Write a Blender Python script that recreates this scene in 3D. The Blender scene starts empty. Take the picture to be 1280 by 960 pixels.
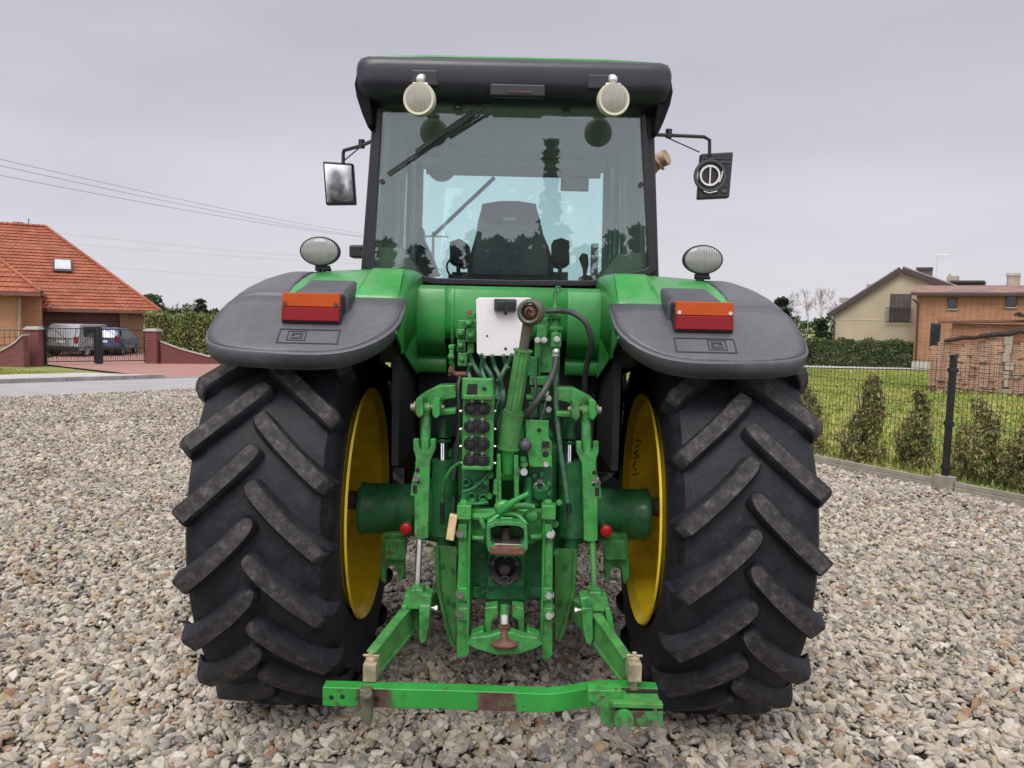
import bpy, bmesh, math, random
import numpy as np
from mathutils import Vector, Matrix
from math import sin, cos, pi, radians, hypot, atan2, sqrt
random.seed(7); RNG = np.random.default_rng(11)
SC = bpy.context.scene; COL = SC.collection
# ------------------------------------------------------------------ camera model
F, CH, PT, RL = 961.0, 1.87, radians(5.05), radians(1.3)
TH = [0.0]                              # turn of the frame a house is laid out in (about the vertical axis)
def turn(p):
    c, s_ = cos(TH[0]), sin(TH[0]); return Vector((c*p[0]-s_*p[1], s_*p[0]+c*p[1], p[2]))
def ray(u, v):
    a = (u-640)/F; b = (480-v)/F
    X = a*cos(RL)-b*sin(RL); Y = a*sin(RL)+b*cos(RL)
    y = cos(PT)+Y*sin(PT); c, s_ = cos(TH[0]), sin(TH[0])
    return Vector((c*X+s_*y, -s_*X+c*y, -sin(PT)+Y*cos(PT)))
def W(u, v, Y):
    d = ray(u, v); t = Y/d.y
    return Vector((d.x*t, Y, CH+d.z*t))
def gz(y): return 0.0 if y < 12 else max(-.9, -.03*(y-12))
def G(u, v):
    d = ray(u, v); t = 1.0
    while t < 300:
        t += .02
        if CH+d.z*t < gz(d.y*t): break
    return Vector((d.x*t, d.y*t, gz(d.y*t)))
def onx(u, v, xw):                       # point of the pixel ray on the plane X = xw
    d = ray(u, v); t = xw/d.x
    return Vector((xw, d.y*t, CH+d.z*t))
# ------------------------------------------------------------------ objects
ORG = {}
def origin_of(p):
    o = Vector((0, 0, 0))
    while p is not None:
        o = o + p.location; p = p.parent
    return o
def tag(o, label=None, cat=None, group=None, kind=None):
    if label: o['label'] = label
    if cat: o['category'] = cat
    if group: o['group'] = group
    if kind: o['kind'] = kind
    return o
def empty(name, loc=(0, 0, 0), parent=None, **k):
    o = bpy.data.objects.new(name, None); COL.objects.link(o)
    o.empty_display_size = .2; loc = turn(loc)
    if parent is not None:
        o.parent = parent; o.location = Vector(loc)-origin_of(parent)
    else: o.location = loc
    return tag(o, **k)
def copy_tree(o, parent=None):
    c = o.copy(); COL.objects.link(c)
    if parent is not None: c.parent = parent
    for ch in list(o.children): copy_tree(ch, c)
    return c
WHOLE = {'emblem', 'case_moulding', 'case_emblem', 'bulkhead_panel', 'fender_extension', 'tyre', 'rim', 'mirror_arm', 'roof'}
def root_of(o):
    while o.parent is not None: o = o.parent
    return o
class MB:
    def __init__(s): s.V = []; s.Fc = []; s.M = []; s.S = []
    def add(s, vs, fs, m=0, smooth=True):
        n = len(s.V); s.V += [tuple(v) for v in vs]
        for f in fs:
            s.Fc.append(tuple(i+n for i in f)); s.M.append(m); s.S.append(smooth)
    def box(s, lo, hi, m=0):
        x0, y0, z0 = lo; x1, y1, z1 = hi
        x0, x1 = min(x0, x1), max(x0, x1); y0, y1 = min(y0, y1), max(y0, y1); z0, z1 = min(z0, z1), max(z0, z1)
        v = [(x0,y0,z0),(x1,y0,z0),(x1,y1,z0),(x0,y1,z0),(x0,y0,z1),(x1,y0,z1),(x1,y1,z1),(x0,y1,z1)]
        s.add(v, [(0,3,2,1),(4,5,6,7),(0,1,5,4),(1,2,6,5),(2,3,7,6),(3,0,4,7)], m)
    def pbox(s, u0, v0, u1, v1, Y, t, m=0):       # axis-aligned box at depth Y .. Y+t seen at a photo rectangle
        uc, vc = (u0+u1)/2, (v0+v1)/2
        s.box((W(u0, vc, Y).x, Y, W(uc, v1, Y).z), (W(u1, vc, Y).x, Y+t, W(uc, v0, Y).z), m)
    def beam(s, p0, p1, w, h, up=(0, 0, 1), m=0, w1=None, h1=None):
        p0, p1 = Vector(p0), Vector(p1); d = (p1-p0).normalized(); up = Vector(up)
        if abs(d.dot(up)) > .98: up = Vector((0, 1, 0))
        r = d.cross(up).normalized(); q = r.cross(d).normalized()
        w1 = w if w1 is None else w1; h1 = h if h1 is None else h1
        v = []
        for p, a, b in ((p0, w, h), (p1, w1, h1)):
            for i, j in ((-1,-1),(1,-1),(1,1),(-1,1)): v.append(p+r*(a/2*i)+q*(b/2*j))
        s.add(v, [(3,2,1,0),(4,5,6,7),(0,1,5,4),(1,2,6,5),(2,3,7,6),(3,0,4,7)], m)
    def prism(s, pts, ext, m=0):                  # planar polygon (3-D points) extruded by vector ext
        n = len(pts); ext = Vector(ext); a = [Vector(p) for p in pts]; b = [p+ext for p in a]
        nrm = Vector((0, 0, 0))
        for i in range(n): nrm += a[i].cross(a[(i+1) % n])
        fl = nrm.dot(ext) > 0
        fs = [tuple(range(n))[::-1] if fl else tuple(range(n)), tuple(range(n, 2*n)) if fl else tuple(range(n, 2*n))[::-1]]
        for i in range(n):
            j = (i+1) % n
            fs.append((i, j, n+j, n+i) if fl else (j, i, n+i, n+j))
        s.add(a+b, fs, m)
    def pprism(s, px, Y, t, m=0): s.prism([W(u, v, Y) for u, v in px], (0, t, 0), m)
    def cyl(s, p0, p1, r0, r1=None, n=16, m=0, caps=True):
        r1 = r0 if r1 is None else r1
        p0, p1 = Vector(p0), Vector(p1); d = (p1-p0).normalized()
        up = Vector((0, 0, 1)) if abs(d.z) < .9 else Vector((0, 1, 0))
        a = d.cross(up).normalized(); b = a.cross(d)
        v = []
        for p, r in ((p0, r0), (p1, r1)):
            for i in range(n):
                t = 2*pi*i/n; v.append(p+a*(r*cos(t))+b*(r*sin(t)))
        fs = [((i+1) % n, i, n+i, n+(i+1) % n) for i in range(n)]
        if caps: fs += [tuple(range(n)), tuple(range(n, 2*n))[::-1]]
        s.add(v, fs, m)
    def tube(s, pts, r, n=8, m=0, rs=None, smooth_n=0):
        P = [Vector(p) for p in pts]
        if smooth_n:
            Q = []
            for i in range(len(P)-1):
                a, b, c, d = P[max(i-1, 0)], P[i], P[i+1], P[min(i+2, len(P)-1)]
                for k in range(smooth_n):
                    t = k/smooth_n
                    Q.append(.5*((2*b)+(c-a)*t+(2*a-5*b+4*c-d)*t*t+(3*b-a-3*c+d)*t**3))
            P = Q+[P[-1]]
        prev = None; v = []; fs = []
        for i, p in enumerate(P):
            d = (P[min(i+1, len(P)-1)]-P[max(i-1, 0)]).normalized()
            if prev is None:
                up = Vector((0, 0, 1)) if abs(d.z) < .9 else Vector((0, 1, 0)); a = d.cross(up).normalized()
            else: a = (prev-d*prev.dot(d)).normalized()
            prev = a; b = a.cross(d); rr = r if rs is None else r*rs[min(i, len(rs)-1)]
            for k in range(n):
                t = 2*pi*k/n; v.append(p+a*(rr*cos(t))+b*(rr*sin(t)))
            if i:
                o = (i-1)*n
                for k in range(n): fs.append((o+(k+1) % n, o+k, o+n+k, o+n+(k+1) % n))
        fs += [tuple(range(n)), tuple(range(len(v)-n, len(v)))[::-1]]
        s.add(v, fs, m)
    def lathe(s, prof, c, axis=(1, 0, 0), n=48, m=0, closed=False):   # prof: (along axis, radius)
        c = Vector(c); ax = Vector(axis).normalized()
        up = Vector((0, 0, 1)) if abs(ax.z) < .9 else Vector((0, 1, 0))
        a = ax.cross(up).normalized(); b = ax.cross(a)
        v = []; fs = []; k = len(prof)
        for i in range(n):
            t = 2*pi*i/n; rd = a*cos(t)+b*sin(t)
            for (x, r) in prof: v.append(c+ax*x+rd*r)
        for i in range(n):
            j = (i+1) % n
            for q in range(k if closed else k-1):
                w = (q+1) % k
                fs.append((i*k+q, i*k+w, j*k+w, j*k+q))
        s.add(v, fs, m)
    def ball(s, c, r, sc=(1, 1, 1), n=16, m=0):
        c = Vector(c); v = []; fs = []; h = n//2
        for i in range(h+1):
            ph = pi*i/h
            for j in range(n):
                t = 2*pi*j/n
                v.append(c+Vector((r*sc[0]*sin(ph)*cos(t), r*sc[1]*sin(ph)*sin(t), r*sc[2]*cos(ph))))
        for i in range(h):
            for j in range(n):
                k = (j+1) % n; fs.append((i*n+j, (i+1)*n+j, (i+1)*n+k, i*n+k))
        s.add(v, fs, m)
    def grid(s, rows, m=0, flip=False):
        n = len(rows[0]); v = [p for r in rows for p in r]; fs = []
        for i in range(len(rows)-1):
            for j in range(n-1):
                f = (i*n+j, i*n+j+1, (i+1)*n+j+1, (i+1)*n+j); fs.append(f[::-1] if flip else f)
        s.add(v, fs, m)
    def bolt(s, p, r=.012, d=(0, -1, 0), l=.012, m=0):
        p = Vector(p); d = Vector(d); s.cyl(p, p+d*l*.3, r*1.5, n=12, m=m); s.cyl(p+d*l*.3, p+d*l, r, n=6, m=m)
    def clusters(s):
        """separate pieces (islands whose boxes touch stay together)"""
        par = list(range(len(s.V)))
        def find(i):
            while par[i] != i: par[i] = par[par[i]]; i = par[i]
            return i
        for f in s.Fc:
            a = find(f[0])
            for i in f[1:]: par[find(i)] = a
        bx = {}
        for i, v in enumerate(s.V):
            r = find(i); b = bx.setdefault(r, [list(v), list(v)])
            for k in range(3): b[0][k] = min(b[0][k], v[k]); b[1][k] = max(b[1][k], v[k])
        ks = list(bx); grp = {k: k for k in ks}
        def g(i):
            while grp[i] != i: i = grp[i]
            return i
        for i, a in enumerate(ks):
            for b in ks[:i]:
                if g(a) != g(b) and all(bx[a][0][k] < bx[b][1][k]+.004 and bx[b][0][k] < bx[a][1][k]+.004 for k in range(3)): grp[g(a)] = g(b)
        out = {}
        for fi, f in enumerate(s.Fc):
            q = out.setdefault(g(find(f[0])), (MB(), {})); mp = q[1]
            for i in f:
                if i not in mp: mp[i] = len(q[0].V); q[0].V.append(s.V[i])
            q[0].Fc.append(tuple(mp[i] for i in f)); q[0].M.append(s.M[fi]); q[0].S.append(True)
        return [q[0] for q in out.values()]
    def build(s, name, mats, parent=None, bevel=0, ang=35, segs=2, fix=True, split=None, weld=False, **k):
        if split is None: split = parent is not None and root_of(parent).name == 'tractor' and name not in WHOLE
        if split:
            cl = s.clusters()
            if 1 < len(cl) <= 30:
                for sub in cl: o = sub.build(name, mats, parent, bevel, ang, segs, fix, split=False, **k)
                return o
        me = bpy.data.meshes.new(name); off = origin_of(parent)
        if TH[0]: s.V = [tuple(turn(v)) for v in s.V]
        me.from_pydata([(v[0]-off.x, v[1]-off.y, v[2]-off.z) for v in s.V], [], s.Fc)
        mats = mats if isinstance(mats, (list, tuple)) else [mats]
        for m in mats: me.materials.append(m)
        me.polygons.foreach_set('material_index', s.M)
        if fix:
            bm = bmesh.new(); bm.from_mesh(me); (bmesh.ops.remove_doubles(bm, verts=bm.verts[:], dist=.0008) if weld else None); bmesh.ops.recalc_face_normals(bm, faces=bm.faces[:]); bm.to_mesh(me); bm.free()
        me.polygons.foreach_set('use_smooth', [True]*len(s.Fc)); me.set_sharp_from_angle(angle=radians(ang))
        o = bpy.data.objects.new(name, me); COL.objects.link(o)
        if parent is not None: o.parent = parent
        if bevel:
            b = o.modifiers.new('bevel', 'BEVEL'); b.width = bevel; b.segments = segs; b.limit_method = 'ANGLE'; b.angle_limit = radians(40); b.harden_normals = True
        return tag(o, **k)
def np_mesh(name, V, Q, mat, parent=None, mi=None, smooth=False, **k):
    V = np.asarray(V, dtype=np.float32); Q = np.asarray(Q, dtype=np.int32); off = origin_of(parent)
    if TH[0]:
        c_, s_ = cos(TH[0]), sin(TH[0]); V = V @ np.array([[c_, s_, 0], [-s_, c_, 0], [0, 0, 1]], dtype=np.float32)
    V = V-np.array([off.x, off.y, off.z], dtype=np.float32)
    me = bpy.data.meshes.new(name); n, kk = Q.shape
    me.vertices.add(len(V)); me.vertices.foreach_set('co', V.ravel())
    me.loops.add(n*kk); me.loops.foreach_set('vertex_index', Q.ravel())
    me.polygons.add(n); me.polygons.foreach_set('loop_start', np.arange(0, n*kk, kk, dtype=np.int32))
    for m in (mat if isinstance(mat, (list, tuple)) else [mat]): me.materials.append(m)
    if mi is not None: me.polygons.foreach_set('material_index', np.asarray(mi, dtype=np.int32))
    me.update(calc_edges=True); me.validate()
    o = bpy.data.objects.new(name, me); COL.objects.link(o)
    if parent is not None: o.parent = parent
    return tag(o, **k)
def leaf_quads(P, size, aspect=1.6, updir=0.3, jit=.35):
    """small bent leaf faces at points P with random orientation"""
    n = len(P); d = RNG.normal(size=(n, 3)); d[:, 2] += updir*2; d /= np.linalg.norm(d, axis=1)[:, None]
    e = RNG.normal(size=(n, 3)); e -= (e*d).sum(1)[:, None]*d; e /= np.linalg.norm(e, axis=1)[:, None]
    s = size*(1+jit*RNG.normal(size=(n, 1))).clip(.4, 2)
    L = d*s*aspect/2; B = e*s/2
    V = np.stack([P-L, P+B*.9-L*.1, P+L, P-B*.9+L*.1], 1).reshape(-1, 3)
    Q = np.arange(4*n).reshape(n, 4)
    return V, Q
def sheet(name, poly, dz, mat, parent=None, **k):
    """ground polygon draped on the terrain (planar pieces between its two creases)"""
    bm = bmesh.new(); vs = [bm.verts.new((x, y, 0)) for x, y in poly]; bm.faces.new(vs)
    for yy in (12, 42):
        bmesh.ops.bisect_plane(bm, geom=bm.verts[:]+bm.edges[:]+bm.faces[:], plane_co=(0, yy, 0), plane_no=(0, 1, 0))
    for v in bm.verts: v.co.z = gz(v.co.y)+dz
    for f in bm.faces:
        f.normal_update()
        if f.normal.z < 0: f.normal_flip()
    me = bpy.data.meshes.new(name); bm.to_mesh(me); bm.free(); me.materials.append(mat)
    o = bpy.data.objects.new(name, me); COL.objects.link(o)
    if parent is not None: o.parent = parent
    return tag(o, **k)
# ------------------------------------------------------------------ materials
class NT:
    def __init__(s, name):
        s.m = bpy.data.materials.new(name); s.m.use_nodes = True; s.t = s.m.node_tree; s.t.nodes.clear()
        s.out = s.n('ShaderNodeOutputMaterial')
    def n(s, typ, ins=None, **kw):
        nd = s.t.nodes.new(typ)
        for k, v in kw.items(): setattr(nd, k, v)
        for k, v in (ins or {}).items():
            if isinstance(v, bpy.types.NodeSocket): s.t.links.new(v, nd.inputs[k])
            elif isinstance(v, bpy.types.Node): s.t.links.new(v.outputs[0], nd.inputs[k])
            else: nd.inputs[k].default_value = v
        return nd
    def co(s, scale=1.0, kind='Object', sc=None):
        c = s.n('ShaderNodeTexCoord')
        return s.n('ShaderNodeMapping', {'Vector': c.outputs[kind], 'Scale': sc or (scale,)*3})
    def noise(s, scale, detail=4, rough=.55, sc=None, kind='Object'):
        return s.n('ShaderNodeTexNoise', {'Vector': s.co(1, kind, sc), 'Scale': scale, 'Detail': detail, 'Roughness': rough})
    def ramp(s, fac, stops, interp='LINEAR'):
        r = s.n('ShaderNodeValToRGB', {'Fac': fac}); e = r.color_ramp.elements; r.color_ramp.interpolation = interp
        while len(e) < len(stops): e.new(.5)
        for i, (p, c) in enumerate(stops):
            e[i].position = p; e[i].color = c if len(c) == 4 else (*c, 1)
        return r
    def mix(s, fac, a, b, mode='MIX'):
        d = s.n('ShaderNodeMix', data_type='RGBA', blend_type=mode)
        for i, v in ((0, fac), (6, a), (7, b)):
            if isinstance(v, bpy.types.Node): s.t.links.new(v.outputs[2] if v.bl_idname == 'ShaderNodeMix' else v.outputs[0], d.inputs[i])
            elif isinstance(v, bpy.types.NodeSocket): s.t.links.new(v, d.inputs[i])
            else: d.inputs[i].default_value = v if not isinstance(v, tuple) or len(v) == 4 else (*v, 1)
        return d.outputs[2]
    def bump(s, h, strength=.3, dist=.01):
        return s.n('ShaderNodeBump', {'Height': h, 'Strength': strength, 'Distance': dist})
    def done(s, base, rough=.5, metal=0., normal=None, coat=0., spec=.5, **ins):
        p = s.n('ShaderNodeBsdfPrincipled')
        for k, v in [('Base Color', base), ('Roughness', rough), ('Metallic', metal), ('Coat Weight', coat), ('Specular IOR Level', spec)]+list(ins.items()):
            if isinstance(v, bpy.types.Node): s.t.links.new(v.outputs[0], p.inputs[k])
            elif isinstance(v, bpy.types.NodeSocket): s.t.links.new(v, p.inputs[k])
            else: p.inputs[k].default_value = (*v, 1) if isinstance(v, tuple) and len(v) == 3 else v
        if normal is not None: s.t.links.new(normal.outputs[0], p.inputs['Normal'])
        s.t.links.new(p.outputs[0], s.out.inputs[0]); return s.m
M = {}
def simple(name, c, rough=.5, metal=0., var=.18, scale=6., coat=0., bump=0., bscale=60.):
    t = NT(name); n = t.noise(scale)
    c2 = tuple(max(0, x*(1-var)) for x in c); c1 = tuple(min(1, x*(1+var)) for x in c)
    b = t.ramp(n.outputs[0], [(.3, c2), (.7, c1)])
    nm = t.bump(t.noise(bscale).outputs[0], bump, .004) if bump else None
    rr = t.n('ShaderNodeMapRange', {'Value': t.noise(scale*2.3).outputs[0], 'To Min': max(0, rough-.1), 'To Max': min(1, rough+.1)})
    M[name] = t.done(b, rr, metal, nm, coat); return M[name]
def paint(name, c, dust=.3, chips=.55, grime=.0, rough=.33, dustc=(.16, .17, .12), rust=(.10, .035, .018)):
    """enamel paint: tone drift, dust film, greasy grime, chips to rust"""
    t = NT(name); n1 = t.noise(5, 5); n2 = t.noise(38, 6, .7)
    base = t.ramp(n1.outputs[0], [(.3, tuple(x*.78 for x in c)), (.7, tuple(x*1.15 for x in c))])
    dm = t.ramp(t.noise(17, 9, .75).outputs[0], [(.40, (0, 0, 0)), (.72, (dust, dust, dust))])
    a = t.mix(dm.outputs[0], base, dustc)
    if grime:
        gm = t.ramp(t.noise(13, 8, .72).outputs[0], [(.46, (0, 0, 0)), (.62, (grime,)*3)])
        a = t.mix(gm.outputs[0], a, (.012, .014, .011))
    if chips < 1:
        cm = t.ramp(n2.outputs[0], [(chips, (0, 0, 0)), (chips+.05, (1, 1, 1))])
        cc = t.ramp(t.noise(3.1, 4).outputs[0], [(.5, (0, 0, 0)), (.62, (1, 1, 1))])
        cm2 = t.n('ShaderNodeMath', {0: cm.outputs[0], 1: cc.outputs[0]}, operation='MULTIPLY')
        a = t.mix(cm2.outputs[0], a, rust)
    rr = t.n('ShaderNodeMapRange', {'Value': t.noise(9, 6).outputs[0], 'To Min': rough-.08, 'To Max': rough+.22})
    M[name] = t.done(a, rr, 0, t.bump(t.noise(70, 4).outputs[0], .12, .002), coat=.12); return M[name]
paint('green', (.018, .262, .042), dust=.34, chips=.74, grime=.10, rough=.30)
paint('green_worn', (.030, .285, .045), dust=.45, chips=.56, grime=.62, rough=.42)
paint('green_dark', (.008, .185, .048), dust=.30, chips=.64, grime=.55, rough=.45)
paint('green_olive', (.045, .25, .045), dust=.45, chips=.6, grime=.4, rough=.45)
paint('green_rusty', (.025, .23, .05), dust=.4, chips=.47, grime=.5, rough=.5, rust=(.07, .035, .026))
paint('yellow', (.88, .62, .014), dust=.15, chips=.72, grime=.08, rough=.4, dustc=(.3, .24, .12))
paint('rusty_mix', (.075, .085, .045), dust=.5, chips=.44, grime=.5, rough=.55, rust=(.10, .05, .035))
simple('metal_tan', (.32, .27, .18), .6, .2, .4, 22, bump=.3)
simple('rust', (.13, .055, .035), .75, 0, .5, 25, bump=.5)
simple('rust_dark', (.055, .035, .028), .7, 0, .5, 25, bump=.5)
simple('steel', (.42, .40, .37), .35, .9, .25, 20)
simple('chrome', (.75, .75, .76), .12, 1., .05)
simple('zinc', (.62, .62, .60), .4, .6, .2, 20)
t = NT('plastic_grey'); n = t.noise(4, 8, .7); n2 = t.noise(30, 6, .7); n3 = t.noise(3, 5, .6, sc=(9, 1, 1))
c = t.ramp(n.outputs[0], [(.3, (.058, .058, .068)), (.7, (.086, .086, .100))]); c = t.mix(t.ramp(n2.outputs[0], [(.5, (0, 0, 0)), (.75, (.3, .3, .3))]).outputs[0], c, (.16, .155, .15))
c = t.mix(t.ramp(n3.outputs[0], [(.56, (0, 0, 0)), (.66, (.35, .35, .35))]).outputs[0], c, (.06, .06, .07))
M['plastic_grey'] = t.done(c, t.n('ShaderNodeMapRange', {'Value': n.outputs[0], 'To Min': .30, 'To Max': .50}), 0, t.bump(t.noise(420, 2).outputs[0], .2, .002))
simple('plastic_grey_dark', (.05, .05, .06), .5, 0, .2, 5, bump=.2, bscale=400)
simple('roof_plastic', (.017, .015, .024), .34, 0, .25, 4, bump=.15, bscale=300)
simple('black_plastic', (.014, .014, .016), .42, 0, .3, 10)
simple('black_rubber', (.02, .02, .022), .6, 0, .3, 15)
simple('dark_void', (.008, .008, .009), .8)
simple('hose_black', (.035, .036, .038), .5, 0, .3, 30)
simple('hose_green', (.035, .10, .055), .45, 0, .4, 40)
simple('white_plate', (.74, .70, .72), .4, 0, .05, 9)
simple('cream_wood', (.62, .45, .24), .6, 0, .15, 30)
simple('cab_beige', (.56, .54, .42), .7, 0, .08, 3)
simple('cab_grey', (.42, .45, .45), .75, 0, .08, 3)
simple('headliner', (.60, .62, .61), .85, 0, .06, 3)
simple('seat_cloth', (.045, .047, .05), .8, 0, .2, 40, bump=.3, bscale=200)
simple('seat_back', (.12, .125, .13), .5, 0, .15, 6)
simple('exhaust_tan', (.34, .24, .15), .55, .3, .35, 18)
simple('seal', (.012, .011, .014), .4)
def lens(name, c, rough=.12, bscale=300, st=.3):
    t = NT(name); w = t.n('ShaderNodeTexWave', {'Vector': t.co(1), 'Scale': bscale/6., 'Distortion': .4})
    M[name] = t.done(t.ramp(t.noise(20).outputs[0], [(.3, tuple(x*.85 for x in c)), (.7, c)]), rough, 0, t.bump(w.outputs[0], st, .003), coat=.0 if rough > .2 else .5, spec=.25 if rough > .2 else .5)
lens('lamp_amber', (.43, .062, .002), .28, 420, .25); lens('lamp_red', (.22, .004, .007), .28, 420, .25); lens('reflector_red', (.62, .012, .012))
lens('lamp_pale', (.27, .27, .255), .15, 160, .9); lens('lamp_warm', (.36, .34, .28), .15, 160, .9)
def mk_glass(name, tint, ior=1.55, back=.0):
    t = NT(name); fr = t.n('ShaderNodeFresnel', {'IOR': ior})
    df = t.n('ShaderNodeBsdfDiffuse', {'Color': (.5, .5, .46, 1)}); tr = t.n('ShaderNodeBsdfTransparent', {'Color': (*tint, 1)}); gl = t.n('ShaderNodeBsdfGlossy', {'Roughness': .0, 'Color': (.95, .97, .97, 1)})
    mx = t.n('ShaderNodeMixShader', {0: fr.outputs[0], 1: tr.outputs[0], 2: gl.outputs[0]})
    dirt = t.ramp(t.noise(3.2, 9, .72).outputs[0], [(.42, (.006,)*3), (.75, (.05,)*3)])
    m2 = t.n('ShaderNodeMixShader', {0: dirt.outputs[0], 1: mx.outputs[0], 2: df.outputs[0]})
    t.t.links.new(m2.outputs[0], t.out.inputs[0]); M[name] = t.m
mk_glass('glass', (.89, 1., .99), 1.75); mk_glass('glass_side', (.80, .95, .93), 1.45)
simple('mirror_glass', (.85, .88, .87), .02, 1., .02)
simple('window_dark', (.02, .024, .03), .08, 0, .3, 2)
simple('window_sky', (.45, .47, .5), .15, 0, .1, 2)
# tyre rubber: dark carcass, dusty lug faces
t = NT('rubber'); n = t.noise(9, 6, .65); n2 = t.noise(60, 4)
d = t.ramp(n.outputs[0], [(.36, (.006, .006, .009)), (.60, (.017, .017, .022)), (.78, (.045, .044, .048))])
rr = t.n('ShaderNodeMapRange', {'Value': n.outputs[0], 'To Min': .50, 'To Max': .72})
n5 = t.noise(40, 8, .75); d = t.mix(t.ramp(n5.outputs[0], [(.55, (0, 0, 0)), (.72, (.45, .45, .45))]).outputs[0], d, (.07, .068, .066))
M['rubber'] = t.done(d, rr, 0, t.bump(n2.outputs[0], .35, .004), spec=.28)
t = NT('rubber_dusty'); n = t.noise(26, 8, .72); n2 = t.noise(7, 5)
d = t.ramp(n.outputs[0], [(.3, (.012, .011, .012)), (.48, (.036, .033, .033)), (.58, (.08, .072, .07)), (.68, (.15, .14, .13)), (.76, (.36, .34, .32))])
M['rubber_dusty'] = t.done(t.mix(.3, d, t.ramp(n2.outputs[0], [(.3, (.02, .02, .02)), (.7, (.07, .062, .06))])), .78, 0, t.bump(n.outputs[0], .6, .008), spec=.25)
# ground materials
t = NT('gravel_bed'); vo = t.n('ShaderNodeTexVoronoi', {'Vector': t.co(1), 'Scale': 24.}); v2 = t.n('ShaderNodeTexVoronoi', {'Vector': t.co(1), 'Scale': 24.}, feature='DISTANCE_TO_EDGE')
wn = t.n('ShaderNodeSeparateColor', {0: vo.outputs['Color']})
c = t.ramp(wn.outputs[0], [(0, (.05, .048, .045)), (.35, (.13, .12, .10)), (.65, (.19, .17, .15)), (1, (.26, .24, .22))])
e = t.ramp(v2.outputs[0], [(.0, (.12, .12, .12)), (.18, (1, 1, 1))])
M['gravel_bed'] = t.done(t.mix(1., c, e, 'MULTIPLY'), .85, 0, t.bump(e.outputs[0], 1., .03))
t = NT('stone'); oi = t.n('ShaderNodeObjectInfo')
c = t.ramp(oi.outputs['Random'], [(0, (.47, .42, .35)), (.14, (.33, .305, .27)), (.28, (.53, .49, .42)), (.40, (.40, .35, .285)), (.53, (.29, .275, .255)), (.63, (.47, .42, .345)), (.72, (.20, .19, .175)), (.80, (.43, .365, .285)), (.875, (.29, .215, .14)), (.91, (.60, .57, .51)), (.945, (.31, .18, .115)), (.965, (.10, .098, .095)), (.98, (.38, .29, .16))], 'CONSTANT')
n = t.noise(9, 6, .7); n2 = t.noise(2.2, 3)
cc = t.mix(1., c, t.ramp(n.outputs[0], [(.25, (.68, .66, .64)), (.75, (1.1, 1.1, 1.1))]), 'MULTIPLY')
pn = t.n('ShaderNodeNewGeometry'); ln = t.n('ShaderNodeTexNoise', {'Vector': pn.outputs['Position'], 'Scale': .7, 'Detail': 4.}); cc = t.mix(1., cc, t.ramp(ln.outputs[0], [(.32, (.86, .84, .81)), (.68, (1.16, 1.15, 1.13))]), 'MULTIPLY')
M['stone'] = t.done(cc, .62, 0, t.bump(n.outputs[0], .35, .15))
t = NT('grass_ground'); n = t.noise(.5, 6, .65); n2 = t.noise(9, 5, .7)
c = t.ramp(n.outputs[0], [(.3, (.11, .18, .028)), (.5, (.22, .24, .05)), (.7, (.32, .28, .10))])
c2 = t.ramp(n2.outputs[0], [(.3, (.55, .6, .5)), (.7, (1.15, 1.1, 1.1))])
M['grass_ground'] = t.done(t.mix(1., c, c2, 'MULTIPLY'), .9, 0, t.bump(n2.outputs[0], .8, .05))
t = NT('grass_blade'); n = t.noise(.45, 5, .65); oi = t.noise(7., 3)
c = t.ramp(n.outputs[0], [(.30, (.12, .24, .035)), (.48, (.26, .31, .06)), (.66, (.42, .37, .13))])
M['grass_blade'] = t.done(t.mix(1., c, t.ramp(oi.outputs[0], [(.3, (.7, .75, .6)), (.7, (1.2, 1.1, 1.1))]), 'MULTIPLY'), .7)
simple('asphalt', (.30, .29, .29), .85, 0, .12, 1.3, bump=.3, bscale=50)
simple('concrete', (.40, .385, .36), .85, 0, .15, 3, bump=.3, bscale=40)
simple('kerb_concrete', (.24, .23, .22), .85, 0, .25, 3, bump=.3)
simple('board_concrete', (.27, .245, .20), .85, 0, .25, 6, bump=.4)
def brick(name, c1, c2, mortar, sc=1., w=.25, h=.075, ms=.012, axes='xz', bias=0., var=None):
    t = NT(name); co = t.n('ShaderNodeTexCoord'); sp = t.n('ShaderNodeSeparateXYZ', {0: co.outputs['Object']})
    ad = t.n('ShaderNodeMath', {0: sp.outputs[0], 1: sp.outputs[1]}, operation='ADD')
    cb = t.n('ShaderNodeCombineXYZ', {0: ad.outputs[0] if axes == 'xz' else sp.outputs[0], 1: sp.outputs[2] if axes == 'xz' else sp.outputs[1]})
    b = t.n('ShaderNodeTexBrick', {'Vector': cb.outputs[0], 'Color1': (*c1, 1), 'Color2': (*c2, 1), 'Mortar': (*mortar, 1), 'Scale': sc, 'Mortar Size': ms, 'Brick Width': w, 'Row Height': h, 'Bias': bias})
    n = t.noise(1.3, 6, .65)
    c = t.mix(1., b.outputs[0], t.ramp(n.outputs[0], [(.3, var[0] if var else (.8, .8, .8)), (.7, var[1] if var else (1.12, 1.1, 1.1))]), 'MULTIPLY')
    M[name] = t.done(c, .85, 0, t.bump(b.outputs['Fac'], -.4, .02)); return M[name]
brick('brick_orange', (.37, .15, .065), (.28, .108, .048), (.36, .25, .16))
brick('brick_house', (.46, .21, .09), (.38, .16, .065), (.42, .30, .2))
brick('brick_dark', (.16, .028, .028), (.115, .02, .022), (.20, .12, .11), ms=.01)
brick('brick_ruin', (.40, .17, .085), (.22, .09, .055), (.38, .29, .22), ms=.02, var=((.6, .58, .56), (1.3, 1.25, 1.2)))
brick('pavers', (.36, .185, .15), (.30, .15, .125), (.24, .16, .13), w=.2, h=.1, ms=.006, axes='xy')
simple('garage_red', (.19, .070, .052), .6, 0, .2, 1)
simple('render_beige', (.42, .355, .255), .85, 0, .08, .6)
simple('render_trim', (.55, .5, .42), .8)
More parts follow.
